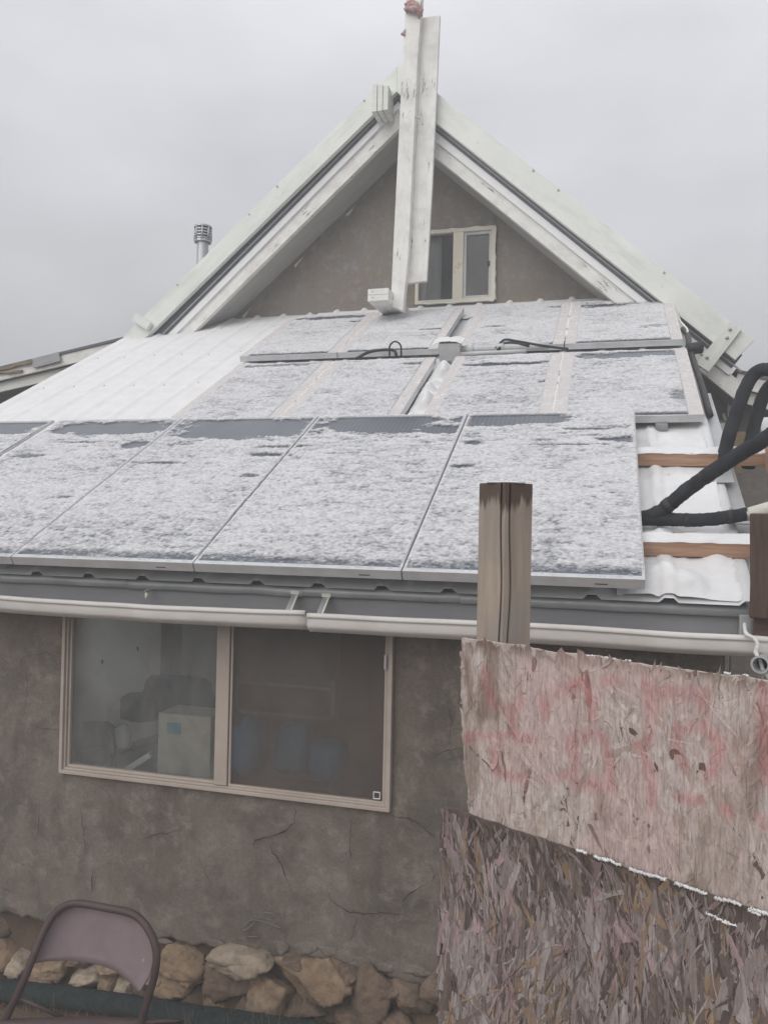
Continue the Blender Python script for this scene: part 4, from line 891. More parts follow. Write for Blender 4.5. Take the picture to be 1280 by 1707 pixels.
# snow blanket on the bare ribbed sheet, left field and right strip
def hs(U, Vv):
    return 0.006+0.8*ribh(U)*0+0.003*(fbm(U*2, Vv*.6, 3, 401)-0.4)+0.0012*(fbm(U*14, Vv*14, 3, 405)-0.5)
pt = []
def left_f(U, Vv):
    h = hs(U, Vv)+0.008+ribh(U)*0.58; h = h+0.010*sst(VT-.12, VT-.02, Vv)*sst(0.003, 0.02, ribh(U))
    return np.where(U > -2.95+0*Vv, h, h)
pt.append(snow_patch(UL, -3.0, 0.09, VT+.005, -0.146, 0.02, left_f, lambda U, V_, h: np.full_like(U, 1.3)))
pt.append(snow_patch(-3.0, UR-.02, 4.80, VT+.005, -0.146, 0.015, lambda U, V_: left_f(U, V_)+0.012*sst(VT-.2, VT-.05, V_), lambda U, V_, h: np.full_like(U, 1.3)))
def right_f(U, Vv):
    h = 0.004+ribh(U)*0.75+0.018*sst(0.45, 0.75, fbm(U*6, Vv*6, 4, 431))+0.010*(fbm(U*3, Vv*3, 4, 433)-.5)
    for (u, v, r, a) in ((0.23, 0.22, .09, .05), (0.33, .17, .08, .035), (0.47, .40, .06, .04), (.22, .56, .07, .05), (.40, 1.25, .15, .02)):
        h = h+a*np.exp(-((U-u)**2+(Vv-v)**2)/(r*r))
    return np.where(U > UR-.035-.02*fbm(Vv*20, U*0, 2, 441), -.002, h)
pt.append(snow_patch(0.05, UR, 0.085, 2.4, -0.146, 0.012, right_f, lambda U, V_, h: np.full_like(U, 1.3)))
def gap_f(U, Vv):
    c = -1.235+0.02*np.sin(Vv*9); h = 0.035+0.075*np.exp(-((U-c)/.045)**2)*sst(.3, .55, fbm(Vv*7, U*4, 3, 451))+.01*fbm(U*30, Vv*30, 3, 455)
    return h
pt.append(snow_patch(-1.315, -1.175, 1.95, 3.2, -0.146, 0.01, gap_f, lambda U, V_, h: np.full_like(U, 1.3)))
pt.append(snow_patch(-3.9, -3.852, 0.1, V1, -0.05, 0.008, lambda U, V_: 0.045+.012*(fbm(U*30, V_*14, 3, 461)-.5)-0.012*((U+3.877)/.025)**2, lambda U, V_, h: np.full_like(U, 1.3)))
pt += SEAM
sr_ = snow_row('snow', 'smooth white snow blanket over the ribbed metal roof', pt); sr_.data.materials[0] = MAT['snow_solid']

# mounting rails of stained timber under the front row
def rail(u0, u1, v, w, label):
    t_ = empty('timber_rail', tuple(RP((u0+u1)/2, v, w-.04)), label, 'rail', 'orange timber rails under the panels')
    o = bar('beam', RP(u0, v, w), RP(u1, v, w), 0.085, 0.075, 'cedar', t_, up=tuple(RN), bv=.006, warp=.001, seg=6)
    us_ = np.arange(u0, u1, .012); ws_ = np.linspace(-.044, .044, 9); U, S_ = np.meshgrid(us_, ws_, indexing='ij')
    h = 0.008+.026*(fbm(U*9, S_*12, 4, int(v*100))-.35)-.010*(np.abs(S_)/.044)**3
    grid_mesh('snow_cap', *roof_arrays(U, v+S_, w+.0375+np.maximum(h, -.002)), 'snow_solid', None, t_)
    return t_
rail(-0.6, 0.98, 1.395, -0.086, 'orange stained timber rail crossing the roof below the middle row')
rail(-0.6, 0.62, 0.435, -0.086, 'orange stained timber rail near the gutter under the black pipe')
t_ = empty('timber_beam', tuple(RP(0.86, .5, -.1)), 'orange stained beam running up the roof edge at the right border', 'beam')
bar('beam', RP(0.80, 0.45, -.05), RP(0.86, 1.75, -.05), .085, .10, 'cedar', t_, up=tuple(RN), bv=.006)
grid_mesh('snow_cap', *roof_arrays(*[a for a in (lambda U, S_: (U, S_, .003+.02*fbm(U*20, S_*8, 3, 9)))(*np.meshgrid(np.linspace(.80, .90, 10), np.linspace(.7, 1.72, 60), indexing='ij'))]), 'snow_solid', None, t_)
# bracket plate with bolts and a flashing strip on the sheet edge
q = empty('metal_bracket', tuple(RP(.60, .75, -.13)), 'small grey metal plate with bolts beside the right roof edge', 'bracket')
box('plate', .545, .66, .66, .78, -.100, -.092, 'galv', q, .002, ROOFM)
for u, v in ((.565, .76), (.64, .75), (.57, .68)):
    a = RP(u, v, -.092); tube('bolt', [a, a+RN*.03], .007, 'galv', q, 6, 1)
q2 = empty('metal_bracket', tuple(RP(.60, 1.3, -.13)), 'grey metal plate under the upper timber rail', 'bracket'); box('plate', .53, .63, 1.14, 1.30, -.118, -.110, 'galv', q2, .002, ROOFM)
q3 = empty('metal_bracket', tuple(RP(.29, 1.85, -.1)), 'short grey support block below the right end middle row panel', 'bracket'); box('plate', .28, .35, 1.90, 1.97, -.138, -.097, 'slate_light', q3, .002, ROOFM)
box('edge_flashing', UR-.005, UR+.07, .1, 2.6, -.165, -.155, 'galv', lr, .001, ROOFM)
box('edge_flashing', UR+.005, UR+.012, .1, VT, -.24, -.154, 'galv', lr, .001, ROOFM)

# conduit, junction box and leads in the gap between the panel pairs
jb = empty('junction_box', tuple(RP(-1.26, 3.42, -.08)), 'grey junction box capped with snow between the panel pairs', 'junction box')
box('box_body', -1.31, -1.14, 3.33, 3.46, -.10, .045, 'greyp', jb, .006, ROOFM)
U, S_ = np.meshgrid(np.linspace(-1.36, -1.12, 24), np.linspace(3.32, 3.48, 16), indexing='ij')
grid_mesh('snow_cap', *roof_arrays(U, S_, .046+np.maximum(.04*fbm(U*14, S_*14, 3, 5)*np.clip(1.3-np.abs((U+1.24)/.10)**3, 0, 1), -.04*(np.abs(U+1.24) > .115))), 'snow_solid', None, jb)
cd = empty('conduit', tuple(RP(-1.0, 3.42, -.06)), 'grey plastic conduit running right from the junction box', 'conduit')
tube('pipe', [RP(-1.14, 3.41, -.03), RP(-.45, 3.43, -.035)], .030, 'greyp', cd, 10, 4); tube('pipe', [RP(-1.14, 3.35, -.05), RP(-.62, 3.36, -.05)], .018, 'greyp', cd, 8, 4)
for u in (-1.10, -.86): tube('coupling', [RP(u, 3.41, -.03), RP(u+.06, 3.41, -.03)], .037, 'greyp', cd, 10, 1)
cb_ = empty('cable', tuple(RP(-.7, 3.43, -.04)), 'black cable bundle lying over the grey conduit', 'cable')
tube('lead', [RP(-.86, 3.38, -.02), RP(-.80, 3.46, .02), RP(-.70, 3.44, .012), RP(-.5, 3.40, -.02), RP(-.3, 3.38, -.05)], .010, 'blackp', cb_, 8, 6); tube('lead', [RP(-.84, 3.36, -.03), RP(-.78, 3.44, .0), RP(-.6, 3.40, -.015)], .014, 'blackp', cb_, 8, 5)
cb2 = empty('cable', tuple(RP(-1.75, 3.43, -.04)), 'black cable with a small arch left of the junction box', 'cable')
tube('lead', [RP(-2.02, 3.36, -.06), RP(-1.90, 3.42, -.02), RP(-1.72, 3.44, -.02), RP(-1.68, 3.40, -.06)], .013, 'blackp', cb2, 8, 6); tube('arch', [RP(-1.74, 3.40, -.06), RP(-1.735, 3.43, .02), RP(-1.69, 3.44, .05), RP(-1.645, 3.43, .02), RP(-1.64, 3.40, -.06)], .008, 'blackp', cb2, 6, 6)
tube('lead', [RP(-1.64, 3.38, -.07), RP(-1.45, 3.37, -.075), RP(-1.32, 3.38, -.06)], .008, 'blackp', cb2, 6, 4)
cb3 = empty('cable', tuple(RP(.6, 3.2, -.06)), 'black connector and lead at the right end of the middle row', 'cable')
tube('connector', [RP(.56, 3.29, -.06), RP(.66, 3.32, -.055)], .045, 'blackp', cb3, 10, 2); tube('lead', [RP(.575, 3.95, -.09), RP(.60, 3.75, -.09), RP(.585, 3.35, -.08), RP(.60, 2.6, -.10), RP(.605, 2.1, -.12)], .022, 'blackp', cb3, 8, 5); tube('white_lead', [RP(.555, 4.3, -.09), RP(.60, 3.95, -.08), RP(.60, 3.78, -.07)], .010, 'putty', cb3, 6, 5)
q = empty('metal_clip', tuple(RP(.58, 5.0, -.06)), 'small grey angle clip at the top right corner of the panels', 'bracket'); bar('clip', RP(.52, 5.0, -.03), RP(.60, 5.0, -.03), .05, .012, 'galv', q, up=tuple(RN)); bar('clip', RP(.595, 5.0, -.03), RP(.585, 4.72, -.10), .02, .012, 'galv', q, up=tuple(RN))

# ================================================================== BLACK INSULATED PIPES
def pp(x, y, Y): return atY(x, y, Y)
V0 = RP(*RPi(1090, 866, -.085), -.085)
t_ = tube('insulated_pipe', [V0+np.array([-.30, 0, 0]), V0+np.array([-.03, 0, 0]), pp(1120, 866, V0[1]-.02), pp(1180, 866, V0[1]-.05), pp(1246, 857, V0[1]-.08)], .031, 'foam', None, 14, 14, .05); tag(t_, 'black foam covered pipe lying across the right roof strip', 'pipe', 'black insulated pipes')
t_ = tube('insulated_pipe', [V0+np.array([-.25, .06, -.01]), V0+np.array([-.01, .0, .02]), pp(1150, 812, V0[1]-.10), pp(1215, 768, V0[1]-.25), pp(1300, 716, V0[1]-.45)], .033, 'foam', None, 14, 14, .05); tag(t_, 'black foam covered pipe slanting up to the right edge', 'pipe', 'black insulated pipes')
YL = 4.55
t_ = tube('insulated_pipe', [pp(1200, 790, YL+.1), pp(1212, 735, YL), pp(1226, 690, YL), pp(1243, 645, YL), pp(1262, 619, YL), pp(1290, 618, YL-.05), pp(1310, 640, YL-.1)], .035, 'foam', None, 12, 8, .03); tag(t_, 'black foam covered pipe loop arching above the timber rail', 'pipe', 'black insulated pipes')
t_ = tube('insulated_pipe', [pp(1246, 780, YL+.15), pp(1252, 730, YL+.1), pp(1262, 690, YL+.1), pp(1274, 655, YL+.1), pp(1296, 630, YL+.1)], .034, 'foam', None, 12, 8, .03); tag(t_, 'second black foam covered pipe behind the pipe loop', 'pipe', 'black insulated pipes')
t_ = tube('pipe_end', [pp(1243, 858, V0[1]-.08), pp(1252, 856, V0[1]-.085), pp(1300, 842, V0[1]-.14)], .030, 'pvc', None, 14, 4); tag(t_, 'cream plastic pipe sticking out of the black foam at the right border', 'pipe')
q = pp(1238, 690, 8.0); 
t_ = bar('yellow_board', pp(1234, 720, 6.2), pp(1226, 790, 6.2), .02, .07, 'straw', None, up=(1, 0, 0)); tag(t_, 'narrow yellowish board standing behind the black pipes', 'board')

# tape bands and a little caught snow on the pipes
for P_ in ([pp(1108, 846, V0[1]-.03), pp(1118, 838, V0[1]-.045)], [pp(1172, 797, V0[1]-.145), pp(1182, 790, V0[1]-.165)]):
    tube('tape_band', P_, .0345, 'blackp', D.objects['insulated_pipe.001'], 12, 1)
for P_ in ([pp(1140, 867, V0[1]-.03), pp(1150, 867, V0[1]-.035)], [pp(1212, 862, V0[1]-.065), pp(1222, 861, V0[1]-.07)]):
    tube('tape_band', P_, .0325, 'blackp', D.objects['insulated_pipe'], 12, 1)
# dark post, white strip, cross timber, rope and pipe stub at the right border
t_ = bar('dark_post', pp(1268, 856, 3.40), pp(1266, 1030, 3.40), .065, .07, 'brown_wood', None, up=(1, -.3, 0), bv=.006, warp=.002, seg=6); tag(t_, 'dark brown timber post at the right border by the gutter', 'post')
t_ = bar('white_pole', pp(1287, 930, 3.5), pp(1272, 1022, 3.5), .022, .03, 'pvc', None, up=(1, 0, 0)); tag(t_, 'slim pale strip leaning behind the dark post', 'strip')
t_ = bar('cross_timber', pp(1255, 1040, 3.46), pp(1400, 1052, 3.40), .05, .10, 'brown_wood', None, bv=.006); tag(t_, 'brown cross timber at the right end of the gutter', 'timber'); q = pp(1392, 1056, 3.40); bar('upright', (q[0], 3.40, q[2]-.05), (q[0], 3.40, -.1), .07, .07, 'brown_wood', t_, up=(1, 0, 0))
t_ = box('bracket_block', *(lambda a: (a[0]-.035, a[0]+.01, 3.50, 3.54, a[2]-.05, a[2]+.05))(pp(1246, 1045, 3.52)), 'galv', None, .004); tag(t_, 'grey metal end bracket at the right end of the gutter', 'bracket')
t_ = tube('rope', [pp(x, y, Y) for x, y, Y in ((1240, 1040, 3.47), (1243, 1056, 3.40), (1256, 1064, 3.38), (1262, 1075, 3.37), (1259, 1088, 3.37), (1266, 1100, 3.36), (1272, 1118, 3.35), (1284, 1135, 3.35))], .008, 'rope' if 'rope' in MAT else 'putty', None, 8, 8, .08); tag(t_, 'frayed whitish rope tied round the right end of the gutter', 'rope')
t_ = empty('pipe_stub', tuple(pp(1266, 1108, 3.3)), 'short grey pipe stub with a dark mouth below the gutter end', 'pipe')
c0 = pp(1266, 1108, 3.30); dirv = (c0-CAM); dirv[2] *= .2; dirv /= np.linalg.norm(dirv); dirv = dirv+np.array([.25, 0, 0])
sd_ = np.cross(dirv, (0, 0, 1)); sd_ /= np.linalg.norm(sd_); uu = np.cross(sd_, dirv); uu /= np.linalg.norm(uu)
V = []; Fc = []
for r, k in ((.026, .0), (.034, .0), (.034, .25), (.026, .22)):
    for i in range(18):
        a = 2*math.pi*i/18; V.append(c0+dirv*k+sd_*r*math.cos(a)+uu*r*math.sin(a))
for j in range(4):
    for i in range(18): Fc.append((j*18+i, j*18+(i+1) % 18, ((j+1) % 4)*18+(i+1) % 18, ((j+1) % 4)*18+i))
mesh_obj('pipe_wall', V, Fc, 'galv', t_); mesh_obj('mouth_shade_disc', [c0+dirv*.1+sd_*.027*math.cos(a)+uu*.027*math.sin(a) for a in np.linspace(0, 2*math.pi, 16, endpoint=False)], [tuple(range(16))], 'blackp', t_)  # black disc inside the mouth gives the hollow's shade as colour

# ================================================================== FENCE OF OSB SHEETS
FD = np.array([.920, -.392, 0.0]); FN = np.array([-.392, -.920, 0.0])    # along the fence, towards the camera
F0 = np.array([-.308, 1.80, 0.0])
def fpt(s, z, w=0.0): return F0+FD*s+FN*w+np.array([0, 0, z])
def fpi(x, y, w=0.0):
    p = onp(x, y, F0+FN*w, FN)-F0; return float(np.dot(p, FD)), float(p[2])
m, t, b = new_mat('weathered_strand_wood'); at = node(t, 'ShaderNodeAttribute', attribute_name='col'); v = mapped(t, (1, 1, .12))
gr_ = rampn(t, noise(t, v, 190, 5, .75), [(.25, (.5, .48, .46)), (.72, (1.14, 1.14, 1.14))])
c = mixc(t, 1.0, at.outputs['Color'], gr_, 'MULTIPLY'); t.links.new(c, b.inputs['Base Color']); b.inputs['Roughness'].default_value = .9; b.inputs['Specular IOR Level'].default_value = .15
bump(t, b, noise(t, v, 160, 4, .7), .7, .003); MAT['strand'] = m
MAT['osb_pale'] = surf('pale_weathered_chipboard', (.34, .275, .235), (.56, .485, .45), 9, (5, 5, .7), rough=.95, bs=30, bd=.004, patch=((.20, .145, .11), 7, .66, .72))
MAT['osb_core'] = surf('dark_osb_core', (.085, .062, .05), (.15, .115, .095), 20, rough=.95, bs=40, bd=.005)
def seg_dist(px, py, pl):
    d = np.full(px.shape, 1e9)
    for (x0, y0), (x1, y1) in zip(pl[:-1], pl[1:]):
        dx, dy = x1-x0, y1-y0; tt = np.clip(((px-x0)*dx+(py-y0)*dy)/(dx*dx+dy*dy+1e-12), 0, 1)
        d = np.minimum(d, np.hypot(px-x0-tt*dx, py-y0-tt*dy))
    return d
Z8 = lambda x, y: (720+x/2.2857, 1040+y/2.2857)
strokes = [[(205, 180), (212, 240), (232, 295)], [(245, 310), (300, 335), (345, 298)], [(300, 335), (315, 425)], [(135, 430), (260, 425), (385, 437)], [(245, 450), (240, 560), (345, 588)], [(425, 290), (437, 345)],
           [(480, 265), (580, 212), (608, 290), (616, 355)], [(650, 215), (712, 225)], [(530, 440), (650, 418), (672, 500), (682, 600)], [(530, 440), (548, 520), (545, 610), (682, 612)], [(440, 592), (545, 560)],
           [(805, 230), (860, 255), (950, 270), (1042, 262), (1040, 310)], [(830, 240), (832, 320)], [(842, 330), (826, 450), (782, 460)], [(800, 480), (842, 600), (838, 700)], [(942, 392), (930, 460), (962, 545)], [(950, 392), (1042, 388), (1102, 470), (1058, 590)], [(940, 660), (1022, 672)], [(1255, 240), (1275, 600)], [(1250, 735), (1278, 770)], [(1120, 700), (1140, 720)]]
strokes = [[fpi(*Z8(x, y)) for x, y in s] for s in strokes]
def osb(name, poly, w, n_str, colfun, label, seed, thick=.012, wide=.4, wmean=.0136, sig=.17, depth=.0045, core='osb_core'):
    """poly: outline in (s,z). core slab + thousands of strands"""
    r_ = np.random.default_rng(seed)
    root = empty(name, tuple(fpt(poly[0][0], poly[0][1], w)), label, 'board', 'chipboard fence sheets')
    # ragged outline
    pl = []
    for i in range(len(poly)):
        a = np.array(poly[i]); b = np.array(poly[(i+1) % len(poly)]); k = max(2, int(np.linalg.norm(b-a)/.008))
        dn = np.array([-(b-a)[1], (b-a)[0]]); dn /= np.linalg.norm(dn)
        for j in range(k):
            q = a+(b-a)*j/k; pl.append(q+dn*(.010*(fbm(np.array(q[0]*30+q[1]*30), np.array(seed*1.0), 4, seed)-.5)))
    pl = np.array(pl); n_ = len(pl)
    V = [fpt(s, z, w) for s, z in pl]+[fpt(s, z, w-thick) for s, z in pl]
    Fc = [tuple(range(n_)), tuple(range(2*n_-1, n_-1, -1))]+[(i, i+n_, (i+1) % n_+n_, (i+1) % n_) for i in range(n_)]
    mesh_obj('core_sheet', V, Fc, core, root)
    s0, z0 = pl.min(0); s1, z1 = pl.max(0)
    def inside(px, py):
        c = np.zeros(px.shape, bool); j = n_-1
        for i in range(n_):
            xi, yi = pl[i]; xj, yj = pl[j]
            if yi != yj: c ^= ((yi > py) != (yj > py)) & (px < (xj-xi)*(py-yi)/(yj-yi)+xi)
            j = i
        return c
    NA, NB = 7, 3
    ss = r_.uniform(s0, s1, n_str*2); zz = r_.uniform(z0, z1, n_str*2); ok = inside(ss, zz); ss = ss[ok][:n_str]; zz = zz[ok][:n_str]; N_ = len(ss)
    L = r_.gamma(5, .0145, N_).clip(.02, .16); Wd = np.where(r_.random(N_) > wide, r_.gamma(3, .0011, N_), r_.gamma(4, wmean/4, N_)).clip(.001, .026)
    th = r_.normal(0, sig, N_)+.8*(fbm(ss*6, zz*6, 2, seed)-.5); big = r_.random(N_) < .05; th[big] = r_.uniform(-1.2, 1.2, big.sum())
    lay = np.sort(r_.uniform(0, 1, N_))*depth
    A = np.linspace(-.5, .5, NA)[None, :, None]; B = np.linspace(-.5, .5, NB)[None, None, :]
    endj = 1+r_.uniform(-.22, .12, (N_, 1, NB))*(np.abs(A) > .45)
    la = A*endj*L[:, None, None]; wb = B*Wd[:, None, None]*(1-.35*(np.abs(A)*2)**4*r_.uniform(.0, 1, (N_, 1, 1)))+0.0025*np.sin(A*5+r_.uniform(0, 6, (N_, 1, 1)))
    cth, sth = np.cos(th)[:, None, None], np.sin(th)[:, None, None]
    S = ss[:, None, None]+wb*cth+la*sth; Zz = zz[:, None, None]+la*cth-wb*sth
    H = w+.0006+lay[:, None, None]+A*r_.normal(0, .0013, (N_, 1, 1))+B*r_.normal(0, .0014, (N_, 1, 1))+.0006*(.25-B**2)*4*.5
    H = np.maximum(H, w+.0004)
    ins = inside(S.ravel(), Zz.ravel()).reshape(S.shape)
    good = ins.reshape(N_, -1).mean(1) > .86
    S, Zz, H, L, Wd = S[good], Zz[good], H[good], L[good], Wd[good]; N_ = len(S); rs = r_.random((N_, 4)); 
    C = colfun(S, Zz, rs, lay[good]/depth)
    C = C*(1+r_.normal(0, .05, (N_, NA, NB)))[..., None]
    P = F0+S[..., None]*FD+H[..., None]*FN+Zz[..., None]*np.array([0, 0, 1.0])
    idx = np.arange(N_*NA*NB).reshape(N_, NA, NB)
    q = np.stack([idx[:, :-1, :-1], idx[:, 1:, :-1], idx[:, 1:, 1:], idx[:, :-1, 1:]], -1).reshape(-1, 4)
    me = D.meshes.new('strands'); co = P.reshape(-1, 3); me.vertices.add(len(co)); me.vertices.foreach_set('co', co.ravel().astype(np.float32))
    me.loops.add(q.size); me.loops.foreach_set('vertex_index', q.ravel().astype(np.int32)); me.polygons.add(len(q)); me.polygons.foreach_set('loop_start', np.arange(0, q.size, 4, dtype=np.int32)); me.polygons.foreach_set('loop_total', np.full(len(q), 4, np.int32)); me.update(calc_edges=True)
    ca = me.color_attributes.new('col', 'FLOAT_COLOR', 'POINT'); ca.data.foreach_set('color', np.concatenate([np.clip(C, 0.01, .9).reshape(-1, 3), np.ones((len(co), 1))], 1).ravel().astype(np.float32))
    me.materials.append(MAT['strand']); o = D.objects.new('strands', me); COL.objects.link(o); o.parent = root; o.matrix_local = mw0(root).inverted(); o['kind'] = 'stuff'
    return root
def col_upper(S, Z, rs, lay):
    base = np.array([.61, .51, .48]); tan = np.array([.42, .325, .26]); brown = np.array([.20, .14, .105]); pale = np.array([.68, .62, .585])
    f = rs[:, 0][:, None, None, None]; g = rs[:, 1][:, None, None, None]
    C = base*(1-.6*f)+pale*.6*f; C = np.where(g < .16, C*.5+tan*.5, C); C = np.where(g < .022, brown, C)
    C = C*(.84+.18*rs[:, 2][:, None, None, None])
    big = sst(.56, .72, fbm(S*7, Z*5, 4, 511))[..., None]; C = C*(1-.35*big)+np.array([.30, .22, .165])*.35*big
    edge = sst(.035, .0, 2.146-Z)[..., None]*(.6+.4*f); C = C*(1-edge)+np.array([.20, .14, .11])*edge       # worn brown upper edge
    pkw = sst(.48, .68, fbm(S*5+9, Z*5, 3, 531))[..., None]*.35; C = C*(1-pkw)+np.array([.60, .40, .39])*pkw
    spl = sst(.68, .76, fbm(S*10+3, Z*3, 4, 517))[..., None]; C = C*(1-.6*spl)+brown*.6*spl
    mask = np.zeros(S.shape); br = fbm(S*60, Z*30, 3, 523)
    for st in strokes: mask = np.maximum(mask, sst(.017, .004, seg_dist(S, Z, st)+.010*(br-.5)))
    mask = mask*sst(.15, .6, br+.35*rs[:, 3][:, None, None]); mask = mask[..., None]*.46
    return C*(1-mask)+np.array([.55, .19, .20])*mask
def col_lower(S, Z, rs, lay):
    tones = np.array([[.44, .395, .385], [.36, .31, .30], [.27, .225, .205], [.16, .12, .10], [.085, .062, .05], [.35, .24, .14], [.42, .295, .295], [.30, .20, .13]])
    och = sst(.45, .62, fbm(S*9+7, Z*9, 4, 617)).mean((1, 2))*sst(-.1, .3, S.mean((1, 2))-.25*(Z.mean((1, 2))-1.5)); dkp = sst(.44, .64, fbm(S*15, Z*8, 4, 611)).mean((1, 2)); pkp = sst(.5, .66, fbm(S*8+2, Z*8, 3, 623)).mean((1, 2))
    w_ = np.stack([.30*(1-.8*dkp), .26*(1-.5*dkp), .18+0*och, .08+.30*dkp, .04+.26*dkp, .012+.34*och, .03+.40*pkp, .05+.12*och], 1); w_ /= w_.sum(1)[:, None]
    k = (w_.cumsum(1) < rs[:, 1][:, None]).sum(1).clip(0, 7); C = tones[k][:, None, None, :]*(.75+.5*rs[:, 0])[:, None, None, None]*np.ones(S.shape+(1,))
    C = .66*C+.34*np.array([.28, .235, .23])*(1-.45*dkp)[:, None, None, None]
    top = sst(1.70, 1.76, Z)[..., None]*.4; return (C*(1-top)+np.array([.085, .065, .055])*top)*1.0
a = fpi(770, 1065); up_poly = [(a[0], 2.148), (a[0]+.003, 1.98), (a[0]+.012, 1.86), (a[0]+.035, 1.72), (a[0]+.04, 1.45), (.95, 1.45), (.95, 2.140), (.40, 2.140)]
osb('chipboard_sheet', up_poly, 0.0, 8000, col_upper, 'pale upper chipboard sheet with faded pink graffiti', 701, wide=.62, wmean=.017, sig=.45, depth=.0022, core='osb_pale')
a = fpi(735, 1344, .016); b = fpi(1280, 1526, .016); c_ = fpi(729, 1707, .016); mm = (b[1]-a[1])/(b[0]-a[0])
lo_poly = [(a[0], a[1]), (a[0]+.002, 1.5), (c_[0]+.0, 1.2), (c_[0], -.08), (.95, -.08), (.95, a[1]+mm*(.95-a[0]))]
osb('chipboard_sheet', lo_poly, 0.018, 26000, col_lower, 'dark weathered lower chipboard sheet with ochre and mauve strands', 703, wide=.5, wmean=.0105, sig=.30)
# snow caught on the upper edges of the sheets
def snow_line(pts, w, r, zf=None):
    """a thin broken ridge of snow along an edge; pts are runs of photo pixels"""
    o = []
    for run in pts:
        P_ = [fpt(fpi(x, y, w)[0], zf if zf else fpi(x, y, w)[1], w-(.004 if zf else 0)) for x, y in run]
        o.append(tube('snow', P_, r, 'snow_solid', None, 8, 9, .38, .8))
    return o
sn = snow_line([[(795, 1060), (808, 1061), (824, 1064), (836, 1066)], [(840, 1073), (846, 1074), (850, 1074)], [(864, 1076), (868, 1076)], [(968, 1091), (978, 1089), (992, 1092)], [(1006, 1089), (1016, 1088), (1024, 1090)], [(1041, 1093), (1050, 1093)], [(1205, 1110), (1216, 1114)], [(1236, 1121), (1246, 1123)]], 0, .0028, 2.1425)
o = join_mesh(sn, 'snow'); tag(o, 'small snow remnants on the upper edge of the pale chipboard', kind='stuff')
ed = lambda x: 1344+(x-735)*(1526-1344)/(1280-735)-1.5
runs = [[(x+k*9, ed(x+k*9)+rng.normal(0, 1.0)) for k in range(n_)] for x, n_ in ((960, 3), (990, 6), (1048, 8), (1124, 7), (1190, 6), (1250, 5))]
runs += [[(1176, 1522), (1190, 1527), (1204, 1536), (1228, 1543)], [(1246, 1516), (1258, 1522), (1268, 1525)]]
o = join_mesh(snow_line(runs, .020, .0038), 'snow'); tag(o, 'thin line of snow along the slanting top of the dark chipboard', kind='stuff')

# front post: square timber turned corner-on, with two drying cracks beside the corner
m, t, b = new_mat('weathered_grey_tan_post'); v = mapped(t, (14, 14, 1.2)); v2 = mapped(t, (1, 1, 1))
c = rampn(t, noise(t, v, 3.2, 6, .6), [(.25, (.27, .215, .17)), (.5, (.37, .305, .25)), (.8, (.45, .375, .31))])
c = mixc(t, rampn(t, noise(t, v2, 7, 4, .5), [(.45, (0, 0, 0)), (.7, (.6,)*3)]), c, (.29, .265, .245))
sp_ = node(t, 'ShaderNodeSeparateXYZ'); t.links.new(v2, sp_.inputs[0])
nn = noise(t, mapped(t, (30, 30, 2)), 1.4, 4, .6); ad = node(t, 'ShaderNodeMath', operation='MULTIPLY_ADD'); t.links.new(nn, ad.inputs[0]); ad.inputs[1].default_value = .14; t.links.new(sp_.outputs['Z'], ad.inputs[2])
wet = rampn(t, ad.outputs[0], [(2.512, (0, 0, 0)), (2.530, (1, 1, 1))]); wet.node.color_ramp.elements[0].position = 0.0
# map height range first (colour ramps work on 0..1)
mr_ = node(t, 'ShaderNodeMapRange'); mr_.inputs[1].default_value = 2.515; mr_.inputs[2].default_value = 2.535; t.links.new(ad.outputs[0], mr_.inputs[0])
c = mixc(t, mr_.outputs[0], c, (.115, .085, .068)); t.links.new(c, b.inputs['Base Color']); b.inputs['Roughness'].default_value = .85; b.inputs['Specular IOR Level'].default_value = .2
bump(t, b, noise(t, v, 9, 5, .7), .5, .003); MAT['post_wood'] = m
po = empty('fence_post', tuple(atY(842, 1070, 1.93)*np.array([1, 1, 0])), 'weathered square timber post standing corner-on before the front panels', 'post')
ztop = float(atY(845, 805, 1.90)[2]); bc = atY(838, 1070, 1.93); tc_ = atY(843, 806, 1.93); lean = (tc_-bc)[0]/(tc_[2]-bc[2])
vdir = np.array([bc[0], bc[1]]); vdir /= np.linalg.norm(vdir); ang = math.atan2(vdir[1], vdir[0])
ringn = []
HW = .0445
# profile in a frame whose -x axis points to the camera: corner there, notches each side
def prof_post(z):
    w1 = .0025+.003*sst(1.9, 2.2, z); off = .004*(math.sin(z*9)+.5*math.sin(z*23)); dp = .012
    c45 = .7071
    def face(sgn, d): return np.array([-HW*1.4142+d*c45, sgn*d*c45])
    inn = lambda p: p+np.array([dp, 0])
    P_ = [face(-1, HW*2), face(-1, .052), face(-1, .013+off+w1), inn(face(-1, .0125+off)), face(-1, .011+off), face(1, .0015)*1.0, face(1, .010-off*.8), inn(face(1, .0115-off*.8)), face(1, .013-off*.8+w1*.7), face(1, .052), face(1, HW*2), np.array([HW*1.4142, 0])]
    return P_
zs_ = np.concatenate([np.linspace(-.12, 2.0, 8), np.linspace(2.03, ztop-.003, 40), [ztop]])
V = []; Fc = []
for z in zs_:
    for p in prof_post(float(z)):
        q = p*(0.985 if z == ztop else 1.0)*(1+.008*(float(fbm(np.array(z*9), np.array(p[1]*30), 2, 5))-.5))
        V.append((bc[0]+lean*(z-bc[2])-p[0]*0+math.cos(ang)*q[0]-math.sin(ang)*q[1], bc[1]+math.sin(ang)*q[0]+math.cos(ang)*q[1], z))
k = 12
for i in range(len(zs_)-1):
    for j in range(k): Fc.append((i*k+j, i*k+(j+1) % k, (i+1)*k+(j+1) % k, (i+1)*k+j))
Fc.append(tuple((len(zs_)-1)*k+j for j in range(k)))
mesh_obj('post_body', V, Fc, 'post_wood', po)
